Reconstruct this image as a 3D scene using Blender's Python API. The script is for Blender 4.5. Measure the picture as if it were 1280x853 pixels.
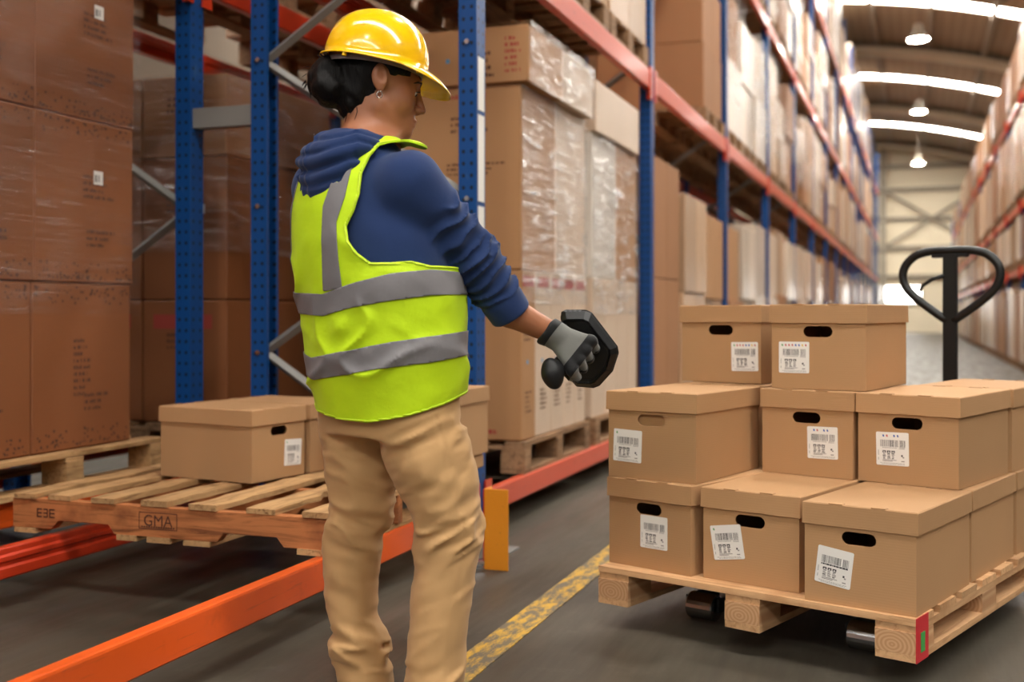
import bpy, bmesh, math, random
import numpy as np
from mathutils import Vector, Matrix

for _o in list(bpy.data.objects):
    bpy.data.objects.remove(_o, do_unlink=True)
SC = bpy.context.scene
COL = SC.collection
R = math.radians
random.seed(7)
RNG = np.random.RandomState(11)

# ------------------------------------------------------------------ camera
YAW = R(19.7)                       # aisle runs along +Y, the camera looks a little left of it
FPX = 1410.0
cam = bpy.data.cameras.new('camera')
cam.sensor_width = 36.0
cam.lens = FPX / 1280.0 * 36.0
cam.shift_y = -(426.5 - 393.0) / 1280.0
cam.clip_end = 300
cam.dof.use_dof = True
cam.dof.focus_distance = 2.95
cam.dof.aperture_fstop = 2.1
co = bpy.data.objects.new('camera', cam)
COL.objects.link(co)
co.location = (0, 0, .95)
co.rotation_euler = (R(90), 0, YAW)
SC.camera = co

# ------------------------------------------------------------------ world, exposure
W = bpy.data.worlds.new('world')
SC.world = W
W.use_nodes = True
_bg = W.node_tree.nodes['Background']
_bg.inputs[0].default_value = (1.0, .975, .94, 1)
_bg.inputs[1].default_value = 0.34
SC.view_settings.view_transform = 'Standard'
SC.view_settings.look = 'None'
SC.view_settings.exposure = 0.55
SC.view_settings.gamma = 1.0
SC.view_settings.use_curve_mapping = False
SC.cycles.max_bounces = 6
SC.cycles.transparent_max_bounces = 12
SC.cycles.caustics_reflective = False
SC.cycles.caustics_refractive = False
SKY_STRENGTH = 26.0                 # daylight through the translucent roof strips
LAMP_STRENGTH = 260.0                # high-bay lamps

# ------------------------------------------------------------------ materials
MATS = {}
def s2l(r, g, b):
    f = lambda v: (v / 255 / 12.92) if v <= 10 else (((v / 255) + .055) / 1.055) ** 2.4
    return (f(r), f(g), f(b), 1)

class NT:
    def __init__(s, name):
        s.m = bpy.data.materials.new(name)
        s.m.use_nodes = True
        s.t = s.m.node_tree
        s.b = s.t.nodes['Principled BSDF']
        s.out = s.t.nodes['Material Output']
        s._c = None
        MATS[name] = s.m
    def n(s, kind, **kw):
        nd = s.t.nodes.new(kind)
        for k, v in kw.items():
            if k.startswith('i_'):
                key = k[2:]
                key = int(key) if key.isdigit() else key.replace('_', ' ')
                if hasattr(v, 'is_output'):
                    s.t.links.new(v, nd.inputs[key])
                else:
                    nd.inputs[key].default_value = v
            else:
                setattr(nd, k, v)
        return nd
    def l(s, a, b):
        s.t.links.new(a, b)
    def co(s, which='Object', scale=(1, 1, 1), rot=(0, 0, 0), loc=(0, 0, 0)):
        tc = s.n('ShaderNodeTexCoord')
        mp = s.n('ShaderNodeMapping')
        mp.inputs['Scale'].default_value = scale
        mp.inputs['Rotation'].default_value = rot
        mp.inputs['Location'].default_value = loc
        if which == 'World':
            g = s.n('ShaderNodeNewGeometry')
            s.l(g.outputs['Position'], mp.inputs[0])
        else:
            s.l(tc.outputs[which], mp.inputs[0])
        return mp.outputs[0]
    def noise(s, vec, scale=5, detail=4, rough=.55, dist=0):
        return s.n('ShaderNodeTexNoise', i_Vector=vec, i_Scale=scale, i_Detail=detail, i_Roughness=rough, i_Distortion=dist).outputs['Fac']
    def ramp(s, fac, stops, interp='LINEAR'):
        r = s.n('ShaderNodeValToRGB')
        r.color_ramp.interpolation = interp
        e = r.color_ramp.elements
        while len(e) < len(stops):
            e.new(.5)
        for i, (p, c) in enumerate(stops):
            e[i].position = p
            e[i].color = c if len(c) == 4 else (*c, 1)
        s.l(fac, r.inputs[0])
        return r.outputs[0]
    def mix(s, fac, a, b, mode='MIX'):
        m = s.n('ShaderNodeMix', data_type='RGBA', blend_type=mode)
        for sock, v in ((m.inputs[0], fac), (m.inputs[6], a), (m.inputs[7], b)):
            if hasattr(v, 'is_output'):
                s.l(v, sock)
            else:
                sock.default_value = v
        return m.outputs[2]
    def math(s, op, a, b=0.0, c=0.0):
        m = s.n('ShaderNodeMath', operation=op)
        for sock, v in zip(m.inputs, (a, b, c)):
            if hasattr(v, 'is_output'):
                s.l(v, sock)
            else:
                sock.default_value = v
        return m.outputs[0]
    def bump(s, h, strength=.2, dist=.01):
        b = s.n('ShaderNodeBump', i_Strength=strength, i_Distance=dist)
        s.l(h, b.inputs['Height'])
        s.l(b.outputs[0], s.b.inputs['Normal'])
        return b
    def set(s, **kw):
        for k, v in kw.items():
            sock = s.b.inputs[k.replace('_', ' ')]
            if hasattr(v, 'is_output'):
                s.l(v, sock)
            else:
                sock.default_value = v
        return s

def flat(name, col, rough=.6, **kw):
    m = NT(name)
    m.set(Base_Color=col, Roughness=rough, **kw)
    return m.m

def M(name):
    return MATS[name]

def rnd(m, a, b):
    """per-object random grey between a and b"""
    oi = m.n('ShaderNodeObjectInfo')
    return m.n('ShaderNodeMapRange', i_0=oi.outputs['Random'], i_3=a, i_4=b).outputs[0]

def scaled(m, col, fac):
    g = m.n('ShaderNodeCombineColor', i_0=fac, i_1=fac, i_2=fac)
    return m.mix(1.0, col, g.outputs[0], 'MULTIPLY')

def make_card(name, col, rough=.75, coat=0, vary=(.93, 1.07), flute=True):
    m = NT(name)
    v = m.co('Object')
    n1 = m.noise(v, 3.5, 5)
    n2 = m.noise(m.co('Object', (1, 1, 14)), 40, 3)
    c = m.mix(m.math('MULTIPLY', n1, .5), col, tuple(x * .8 for x in col[:3]) + (1,))
    c = m.mix(m.math('MULTIPLY', n2, .22), c, tuple(min(1, x * 1.18) for x in col[:3]) + (1,))
    c = scaled(m, c, rnd(m, *vary))
    m.set(Base_Color=c, Roughness=rough, Specular_IOR_Level=.3)
    if flute:
        w = m.n('ShaderNodeTexWave', i_Vector=m.co('Object'), i_Scale=45.0, i_Distortion=.6, wave_type='BANDS', bands_direction='Z')
        h = m.math('ADD', m.math('MULTIPLY', w.outputs['Fac'], .12), m.noise(v, 9, 5))
        m.bump(h, .09, .01)
    if coat:
        m.set(Coat_Weight=coat, Coat_Roughness=.12)
        vv = m.co('Object', (1.5, 1.5, 22))
        nb = m.n('ShaderNodeBump', i_Strength=.35, i_Distance=.02)
        m.l(m.noise(vv, 3, 4, .6, .8), nb.inputs['Height'])
        m.l(nb.outputs[0], m.b.inputs['Coat Normal'])
    return m.m

make_card('card_file', (.47, .268, .128, 1))
make_card('card_brown', (.37, .175, .08, 1), .7)
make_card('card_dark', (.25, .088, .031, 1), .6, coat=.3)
make_card('card_tan', (.45, .235, .105, 1), .65, coat=.12)
make_card('card_pale', (.66, .50, .37, 1), .6, coat=.35)
make_card('card_white', (.75, .68, .60, 1), .55, coat=.4)
make_card('card_far', (.50, .31, .18, 1), .55, coat=.6, vary=(.7, 1.3))
make_card('card_farpale', (.70, .57, .45, 1), .5, coat=.7, vary=(.8, 1.2))

flat('print_ink', (.10, .035, .018, 1), .8)
flat('print_red', (.38, .05, .035, 1), .8)
flat('print_blue', (.10, .30, .50, 1), .8)
flat('paper', (.82, .80, .76, 1), .55)
flat('ink', (.045, .042, .045, 1), .7)
flat('ink_soft', (.30, .28, .27, 1), .7)
flat('ink_red', (.55, .10, .10, 1), .6)
flat('ink_blue', (.05, .12, .45, 1), .6)
flat('ink_green', (.10, .35, .10, 1), .6)
flat('ink_yellow', (.75, .50, .10, 1), .6)

def make_wood(name, col, dark, rot=0):
    m = NT(name)
    v = m.co('Object', (1, 14, 14) if rot == 0 else (14, 1, 14))
    n = m.noise(v, 3.0, 6, .62, 1.2)
    k = m.noise(m.co('Object'), 7, 4)
    c = m.ramp(n, [(.28, dark), (.5, col), (.75, tuple(min(1, x * 1.15) for x in col))])
    c = m.mix(m.ramp(k, [(.52, (0, 0, 0)), (.72, (.6, .6, .6))]), c, (*dark, 1))
    c = scaled(m, c, rnd(m, .82, 1.18))
    m.set(Base_Color=c, Roughness=.72, Specular_IOR_Level=.25)
    m.bump(n, .35, .004)
    return m.m
make_wood('wood_deck', (.54, .32, .145), (.19, .09, .035), 1)
make_wood('wood_stringer', (.50, .185, .065), (.14, .045, .018), 0)
make_wood('wood_new', (.62, .37, .19), (.42, .21, .09), 1)
make_wood('wood_new_x', (.62, .37, .19), (.42, .21, .09), 0)
make_wood('wood_old', (.33, .19, .10), (.10, .055, .03), 1)
def make_endgrain():
    m = NT('wood_block')
    w = m.n('ShaderNodeTexWave', i_Vector=m.co('Generated', (1, .2, .7), loc=(-.42, 0, -.25)), i_Scale=3.0, i_Distortion=1.2, i_Detail=3.0, wave_type='RINGS', rings_direction='Y')
    c = m.mix(w.outputs['Fac'], (.60, .36, .19, 1), (.48, .25, .115, 1))
    m.set(Base_Color=scaled(m, c, rnd(m, .9, 1.1)), Roughness=.75)
make_endgrain()

def make_upright():
    m = NT('rack_blue')
    tc = m.n('ShaderNodeTexCoord')
    sp = m.n('ShaderNodeSeparateXYZ', i_0=tc.outputs['Object'])
    zz = m.math('FRACT', m.math('MULTIPLY', sp.outputs[2], 20.0))
    dz = m.math('ABSOLUTE', m.math('SUBTRACT', zz, .5))
    def col(axis, c0):
        return m.math('ABSOLUTE', m.math('SUBTRACT', sp.outputs[axis], c0))
    hy = None
    for ax, c0 in ((1, -.026), (1, .026), (0, .018), (0, -.018)):
        a = m.math('DIVIDE', col(ax, c0), .0075)
        b = m.math('DIVIDE', dz, .0085 * 20)
        d = m.math('SQRT', m.math('ADD', m.math('MULTIPLY', a, a), m.math('MULTIPLY', b, b)))
        h = m.math('LESS_THAN', d, 1.0)
        hy = h if hy is None else m.math('MAXIMUM', hy, h)
    nz = m.noise(m.co('Object', (1, 1, .3)), 14, 4)
    wear = m.ramp(nz, [(.66, (0, 0, 0)), (.72, (.5, .5, .5))])
    c = m.mix(wear, (.004, .058, .225, 1), (.06, .12, .24, 1))
    c = m.mix(hy, c, (.006, .012, .03, 1))
    m.set(Base_Color=c, Roughness=.42, Specular_IOR_Level=.3)
    return m.m
make_upright()

def make_paint(name, col, rough=.32):
    m = NT(name)
    n = m.noise(m.co('Object'), 9, 5)
    s = m.noise(m.co('Object', (18, 1, 18)), 5, 3)
    wear = m.ramp(n, [(.60, (0, 0, 0)), (.74, (.55, .55, .55))])
    c = m.mix(wear, col, tuple(x * .62 for x in col[:3]) + (1,))
    c = m.mix(m.ramp(s, [(.62, (0, 0, 0)), (.8, (.4, .4, .4))]), c, (.10, .05, .035, 1))
    m.set(Base_Color=c, Roughness=rough, Coat_Weight=.25, Coat_Roughness=.15)
    m.bump(n, .05, .01)
    return m.m
make_paint('beam_orange', (.78, .105, .012, 1))
make_paint('beam_red', (.62, .045, .012, 1))
make_paint('beam_coral', (.64, .085, .035, 1), .45)
make_paint('guard_yellow', (.82, .30, .012, 1), .5)
flat('galvanised', (.26, .25, .235, 1), .6, Metallic=.4)
flat('steel', (.55, .55, .56, 1), .22, Metallic=1.0)
flat('black_paint', (.008, .008, .008, 1), .38, Specular_IOR_Level=.4)
flat('black_rubber', (.009, .009, .010, 1), .5, Specular_IOR_Level=.35)
flat('device_plastic', (.006, .006, .007, 1), .38, Specular_IOR_Level=.35)
flat('device_dark', (.006, .006, .007, 1), .22)
flat('device_grey', (.09, .09, .10, 1), .4)
flat('paint_red', (.60, .02, .03, 1), .5)
flat('sticker_green', (.05, .36, .07, 1), .5)

def make_floor():
    m = NT('concrete')
    v = m.co('World')
    n1 = m.noise(v, .55, 6, .6, .6)
    n2 = m.noise(v, 6, 6, .65)
    n3 = m.noise(m.co('World', (5, .5, 1), (0, 0, R(28))), 1.6, 5, .6)
    c = m.ramp(n1, [(.3, (.036, .031, .022)), (.5, (.072, .062, .046)), (.7, (.125, .110, .085))])
    c = m.mix(m.ramp(n3, [(.5, (0, 0, 0)), (.72, (.55, .55, .55))]), c, (.065, .056, .045, 1))
    c = m.mix(m.ramp(n2, [(.58, (0, 0, 0)), (.75, (.35, .35, .35))]), c, (.18, .165, .135, 1))
    r = m.ramp(n3, [(.3, (.30,) * 3), (.7, (.55,) * 3)])
    m.set(Base_Color=c, Roughness=r, Specular_IOR_Level=.32)
    m.bump(n2, .08, .01)
make_floor()

def make_line():
    m = NT('line_yellow')
    v = m.co('World')
    n = m.noise(m.co('World', (9, 3, 1), (0, 0, R(25))), 3.2, 7, .7)
    c = m.mix(m.ramp(n, [(.42, (0, 0, 0)), (.56, (1, 1, 1))]), (.62, .36, .035, 1), (.15, .125, .085, 1))
    m.set(Base_Color=c, Roughness=.5)
make_line()

def make_roof():
    m = NT('roof_sheet')
    w = m.n('ShaderNodeTexWave', i_Vector=m.co('Object'), i_Scale=1.1, i_Distortion=0.0, wave_type='BANDS', bands_direction='X')
    n = m.noise(m.co('Object'), .4, 4)
    c = m.mix(w.outputs['Fac'], (.30, .22, .15, 1), (.22, .155, .105, 1))
    c = m.mix(m.math('MULTIPLY', n, .6), c, (.20, .15, .10, 1))
    m.set(Base_Color=c, Roughness=.7)
make_roof()
flat('roof_rib', (.50, .44, .34, 1), .7)
flat('roof_purlin', (.24, .20, .16, 1), .7)
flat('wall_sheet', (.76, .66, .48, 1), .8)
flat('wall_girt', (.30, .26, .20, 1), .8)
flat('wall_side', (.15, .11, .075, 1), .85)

def emitter(name, col, strength):
    m = NT(name)
    m.set(Base_Color=(.8, .8, .8, 1), Emission_Color=col, Emission_Strength=strength)
    return m.m
emitter('skylight', (1.0, .965, .90, 1), SKY_STRENGTH)
emitter('lamp_glow', (1.0, .95, .85, 1), LAMP_STRENGTH)
emitter('window_glow', (1.0, .98, .94, 1), 5.0)

def make_film(name, rot, scale, dens):
    m = NT(name)
    t = m.t
    v = m.co('Object', scale, rot)
    n = m.noise(v, 2.2, 5, .62, 1.1)
    n2 = m.noise(m.co('Object'), 4.0, 4, .6, .6)
    bmp = m.n('ShaderNodeBump', i_Strength=1.0, i_Distance=.030)
    m.l(m.math('ADD', n, m.math('MULTIPLY', n2, .5)), bmp.inputs['Height'])
    gl = m.n('ShaderNodeBsdfGlossy', i_Roughness=.2)
    gl.inputs['Color'].default_value = (1, 1, 1, 1)
    m.l(bmp.outputs[0], gl.inputs['Normal'])
    df = m.n('ShaderNodeBsdfDiffuse')
    df.inputs['Color'].default_value = (.9, .88, .86, 1)
    m.l(bmp.outputs[0], df.inputs['Normal'])
    gd = m.n('ShaderNodeMixShader', i_0=.30)  # bright reflections off the film are partly painted in as white diffuse streaks
    m.l(gl.outputs[0], gd.inputs[1]); m.l(df.outputs[0], gd.inputs[2])
    tr = m.n('ShaderNodeBsdfTransparent')
    tr.inputs['Color'].default_value = (.97, .965, .96, 1)
    fac = m.ramp(m.math('ADD', m.math('MULTIPLY', n, .7), m.math('MULTIPLY', n2, .3)), [(.44, (dens * .05,) * 3), (.55, (dens * .30,) * 3), (.64, (dens,) * 3)])
    ms = m.n('ShaderNodeMixShader')
    m.l(fac, ms.inputs[0]); m.l(tr.outputs[0], ms.inputs[1]); m.l(gd.outputs[0], ms.inputs[2])
    m.l(ms.outputs[0], m.out.inputs['Surface'])
make_film('film_flat', (0, 0, 0), (1.2, 1.2, 16), .20)
make_film('film_diag', (R(-52), 0, 0), (1, 1.3, 15), 1.0)
make_film('film_wrap', (R(12), 0, 0), (1.5, 1.5, 13), .45)
make_film('film_top', (0, 0, 0), (2, 2.0, 11), .95)

# ------------------------------------------------------------------ helpers
def mesh_from(name, verts, faces, smooth=False):
    me = bpy.data.meshes.new(name)
    me.from_pydata([tuple(v) for v in verts], [], [tuple(f) for f in faces])
    me.validate()
    if smooth:
        me.polygons.foreach_set('use_smooth', [True] * len(me.polygons))
    me.update()
    return me

def link(name, me, mat=None, parent=None, loc=(0, 0, 0), rot=(0, 0, 0)):
    o = bpy.data.objects.new(name, me)
    COL.objects.link(o)
    if mat is not None and me is not None and len(me.materials) == 0:
        me.materials.append(M(mat) if isinstance(mat, str) else mat)
    o.location = loc
    o.rotation_euler = rot
    if parent is not None:
        o.parent = parent
    return o

def tag(o, label, cat, group=None):
    o['label'] = label
    o['category'] = cat
    if group:
        o['group'] = group
    return o

def thing(name, label, cat, loc=(0, 0, 0), rotz=0, group=None):
    return tag(link(name, None, loc=loc, rot=(0, 0, rotz)), label, cat, group)

def struct(o, label=None):
    o['kind'] = 'structure'
    if label:
        o['label'] = label
    return o

class MB:
    """collects simple solids into one mesh"""
    def __init__(s):
        s.v = []; s.f = []; s.mi = []; s.cur = 0
    def add(s, vs, fs):
        b = len(s.v)
        s.v += [tuple(v) for v in vs]
        for f in fs:
            s.f.append(tuple(b + i for i in f)); s.mi.append(s.cur)
        return s
    def box(s, x0, x1, y0, y1, z0, z1, jit=0):
        vs = [(x, y, z) for z in (z0, z1) for y in (y0, y1) for x in (x0, x1)]
        if jit:
            vs = [tuple(c + random.uniform(-jit, jit) for c in v) for v in vs]
        return s.add(vs, [(0, 2, 3, 1), (4, 5, 7, 6), (0, 1, 5, 4), (2, 6, 7, 3), (0, 4, 6, 2), (1, 3, 7, 5)])
    def prism(s, poly, axis, a, b):
        """extrude a polygon (list of 2-D points) along axis from a to b"""
        n = len(poly)
        def P(p, t):
            return {'x': (t, p[0], p[1]), 'y': (p[0], t, p[1]), 'z': (p[0], p[1], t)}[axis]
        vs = [P(p, a) for p in poly] + [P(p, b) for p in poly]
        fs = [tuple(range(n))[::-1], tuple(range(n, 2 * n))]
        fs += [(i, (i + 1) % n, n + (i + 1) % n, n + i) for i in range(n)]
        return s.add(vs, fs)
    def tube(s, pts, r, n=10, closed=False):
        pts = [Vector(p) for p in pts]
        rs = r if isinstance(r, (list, tuple)) else [r] * len(pts)
        vs = []; fs = []
        up = None
        m = len(pts)
        for i, p in enumerate(pts):
            if closed:
                t = pts[(i + 1) % m] - pts[i - 1]
            else:
                t = pts[min(i + 1, m - 1)] - pts[max(i - 1, 0)]
            t.normalize()
            if up is None:
                up = Vector((0, 0, 1)) if abs(t.z) < .9 else Vector((1, 0, 0))
            a = t.cross(up).normalized()
            b2 = a.cross(t).normalized()
            up = b2
            for k in range(n):
                an = 2 * math.pi * k / n
                vs.append(p + a * (math.cos(an) * rs[i]) + b2 * (math.sin(an) * rs[i]))
        seg = m if closed else m - 1
        for i in range(seg):
            j = (i + 1) % m
            for k in range(n):
                k2 = (k + 1) % n
                fs.append((i * n + k, i * n + k2, j * n + k2, j * n + k))
        if not closed:
            fs.append(tuple(range(n))[::-1]); fs.append(tuple((m - 1) * n + k for k in range(n)))
        return s.add(vs, fs)
    def mesh(s, name, mats=None, bevel=0, seg=1, smooth=False):
        me = bpy.data.meshes.new(name)
        me.from_pydata(s.v, [], s.f)
        if mats:
            for mt in mats:
                me.materials.append(M(mt))
            me.polygons.foreach_set('material_index', s.mi)
        bm = bmesh.new(); bm.from_mesh(me)
        bmesh.ops.recalc_face_normals(bm, faces=bm.faces)
        if bevel:
            bmesh.ops.bevel(bm, geom=[e for e in bm.edges if len(e.link_faces) == 2 and e.calc_face_angle(0) > .35], offset=bevel, segments=seg, affect='EDGES', profile=.6)
        bm.to_mesh(me); bm.free()
        if smooth:
            me.polygons.foreach_set('use_smooth', [True] * len(me.polygons))
        me.update()
        return me
    def obj(s, name, mat, parent=None, loc=(0, 0, 0), rot=(0, 0, 0), **kw):
        return link(name, s.mesh(name, **kw), mat, parent, loc, rot)

def copy_tree(o, parent=None):
    c = o.copy()
    COL.objects.link(c)
    if parent is not None:
        c.parent = parent
    for ch in o.children:
        copy_tree(ch, c)
    return c

def text_mesh(name, body, size, mat, parent, loc, rot, align='CENTER'):
    cu = bpy.data.curves.new(name, 'FONT')
    cu.body = body; cu.size = size; cu.offset = 0.0; cu.align_x = align; cu.align_y = 'CENTER'
    tmp = bpy.data.objects.new('tmp_text', cu)
    COL.objects.link(tmp)
    bpy.context.view_layer.update()
    me = bpy.data.meshes.new_from_object(tmp.evaluated_get(bpy.context.evaluated_depsgraph_get()))
    bpy.data.objects.remove(tmp, do_unlink=True)
    bpy.data.curves.remove(cu)
    me.materials.clear()
    return link(name, me, mat, parent, loc, rot)
# ================================================================== the building
WALL_Y = 62.0
struct(MB().box(-14.2, 8.2, -14, WALL_Y + 1, -.15, 0).obj('floor', 'concrete'), 'worn grey concrete warehouse floor')
APX, ROOF_R, ROOF_Z = -4.5, 26.0, 9.95
def roof_z(x):
    return ROOF_Z - ROOF_R + math.sqrt(ROOF_R ** 2 - (x - APX) ** 2)
def arc_strip(x0, x1, y0, y1, dz0, dz1, n=1):
    xs = [x0 + (x1 - x0) * i / n for i in range(n + 1)]
    m = MB()
    poly = [(x, roof_z(x) + dz0) for x in xs] + [(x, roof_z(x) + dz1) for x in xs[::-1]]
    nn = len(poly)
    vs = [(p[0], y0, p[1]) for p in poly] + [(p[0], y1, p[1]) for p in poly]
    fs = [(i, (i + 1) % nn, nn + (i + 1) % nn, nn + i) for i in range(nn)]
    for k in range(n):
        fs.append((k, k + 1, nn - 2 - k, nn - 1 - k)); fs.append((nn + k, nn + k + 1, 2 * nn - 2 - k, 2 * nn - 1 - k))
    return m.add(vs, fs)
STRIPS = [-11.0, 0.0, 11.0, 22.0, 33.0, 44.0, 55.0]
SW = .42
ceil = struct(arc_strip(-14, 8, STRIPS[-1] + SW, WALL_Y, 0, .12, 28).obj('ceiling', 'roof_sheet'), 'brown barrel-vault roof with bright translucent strips')
edges = [-14.0] + STRIPS
for a, b in zip(edges[:-1], edges[1:]):
    y0 = a + SW if a in STRIPS else a
    y1 = b - SW
    if y1 - y0 > .1:
        arc_strip(-14, 8, y0, y1, 0, .12, 28).obj('roof_sheet', 'roof_sheet', ceil)
PW = 1.6
nx = 14
for ys in STRIPS:
    for i in range(nx):
        x0 = -14 + i * PW
        arc_strip(x0 + .05, min(8, x0 + PW - .05), ys - SW, ys + SW, .03, .07, 2).obj('skylight_pane', 'skylight', ceil)
for i in range(1, nx):
    x = -14 + i * PW
    z = roof_z(x)
    MB().box(x - .06, x + .06, -14, WALL_Y, z - .16, z + .01).obj('purlin', 'roof_purlin', ceil)
for ys in [5.5 + 11 * k for k in range(6)]:
    arc_strip(-14, 8, ys - .45, ys + .45, -.34, -.17, 28).obj('arch_rib', 'roof_rib', ceil)
# end wall
wb = MB().box(-14, 8, WALL_Y, WALL_Y + .2, 0, 10).obj('wall_back', 'wall_sheet')
struct(wb, 'beige sheeted end wall with girts and bracing')
for z in (2.9, 4.4, 5.9, 7.4, 8.6):
    MB().box(-14, 8, WALL_Y - .22, WALL_Y - .02, z - .1, z + .1).obj('girt', 'wall_girt', wb)
for x in (-8, -1.6, 3.2, 7):
    MB().box(x - .12, x + .12, WALL_Y - .35, WALL_Y - .02, 0, roof_z(x)).obj('wall_post', 'wall_girt', wb)
for (xa, za, xb, zb) in ((-1.6, 7.4, 3.2, 4.4), (-1.6, 4.4, 3.2, 7.4)):
    MB().tube([(xa, WALL_Y - .3, za), (xb, WALL_Y - .3, zb)], .07, 6).obj('cross_brace', 'wall_girt', wb)
for n, (x0, x1, z0, z1) in enumerate(((-1.75, .25, 1.55, 2.4), (1.75, 2.6, .95, 1.35), (-6, -4, 1.4, 2.4))):
    w = MB().box(x0, x1, WALL_Y - .1, WALL_Y - .03, z0, z1).obj('window_%d' % (n + 1), 'window_glow')
    struct(w, 'bright daylit window low in the end wall')
    f = MB()
    f.box(x0 - .08, x1 + .08, WALL_Y - .14, WALL_Y - .04, z0 - .08, z0); f.box(x0 - .08, x1 + .08, WALL_Y - .14, WALL_Y - .04, z1, z1 + .08)
    f.box(x0 - .08, x0, WALL_Y - .14, WALL_Y - .04, z0, z1); f.box(x1, x1 + .08, WALL_Y - .14, WALL_Y - .04, z0, z1)
    f.obj('window_frame', 'wall_girt', w)
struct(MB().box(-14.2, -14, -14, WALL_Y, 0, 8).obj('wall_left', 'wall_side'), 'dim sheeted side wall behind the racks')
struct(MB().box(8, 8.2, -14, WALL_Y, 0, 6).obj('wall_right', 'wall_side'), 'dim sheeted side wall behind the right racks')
# worn yellow line
ln = MB().box(-1.185, -1.085, 1.0, 40, 0, .003).obj('trim_1', 'line_yellow')
struct(ln, 'worn yellow floor line along the rack')

# high-bay lamps
def highbay(x, y, z, label):
    t = thing('high_bay_lamp', label, 'lamp', (x, y, z), 0, 'high-bay lamps over the aisle')
    n = 20
    prof = [(.08, .42), (.11, .40), (.12, .22), (.14, .18), (.27, 0), (.262, 0), (.12, .17)]
    m = MB(); vs = []; fs = []
    for r, h in prof:
        for k in range(n):
            a = 2 * math.pi * k / n
            vs.append((r * math.cos(a), r * math.sin(a), h))
    for i in range(len(prof) - 1):
        for k in range(n):
            fs.append((i * n + k, i * n + (k + 1) % n, (i + 1) * n + (k + 1) % n, (i + 1) * n + k))
    fs.append(tuple(range(n)))
    m.add(vs, fs).obj('housing', 'roof_rib', t)
    MB().add([(.25 * math.cos(2 * math.pi * k / n), .25 * math.sin(2 * math.pi * k / n), .02) for k in range(n)] + [(0, 0, -.03)], [(k, (k + 1) % n, n) for k in range(n)]).obj('diffuser', 'lamp_glow', t)
    MB().tube([(0, 0, .42), (0, 0, roof_z(x) - z)], .015, 6).obj('rod', 'roof_purlin', t)
for x, y, z, lb in ((.06, 30.8, 8.0, 'large high-bay lamp hanging above the middle roof strip'),
                    (.1, 43.0, 8.2, 'high-bay lamp hanging in front of the lowest roof strip'),
                    (.1, 56.2, 8.0, 'small high-bay lamp hanging before the end wall'),
                    (.06, 18.6, 8.0, 'nearer high-bay lamp above the aisle, out of the picture'),
                    (.06, 6.4, 8.0, 'nearest high-bay lamp above the aisle, out of the picture'),
                    (.06, -5.8, 8.0, 'high-bay lamp above the aisle behind the viewpoint')):
    highbay(x, y, z, lb)

# ================================================================== pallet racks
def upright_mesh(h):
    # C-shaped post: web faces the aisle, two side plates with return lips
    w, d, t = .05, .04, .004
    poly = [(d, -w), (d, w), (-d, w), (-d, w - .022), (-d + t, w - .022), (-d + t, w - t), (d - t, w - t), (d - t, .012), (d - .012, .008), (d - .012, -.008), (d - t, -.012),
            (d - t, -w + t), (-d + t, -w + t), (-d + t, -w + .022), (-d, -w + .022), (-d, -w)]
    return MB().prism(poly, 'z', 0, h).mesh('upright')
def beam_mesh(L, face, depth, name):
    h = face
    poly = [(-depth / 2 + .006, 0), (-depth / 2, .006), (-depth / 2, h * .34), (-depth / 2 + .008, h * .41), (-depth / 2 + .008, h * .52), (-depth / 2, h * .59), (-depth / 2, h * .72), (-depth / 2 + .008, h * .79), (-depth / 2 + .008, h - .004), (-depth / 2 + .012, h), (depth / 2 - .008, h), (depth / 2 - .002, h - .002), (depth / 2, h - .008), (depth / 2, .006), (depth / 2 - .006, 0)]
    return MB().prism(poly, 'y', 0, L).mesh(name)
BEAMS = {}
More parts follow.
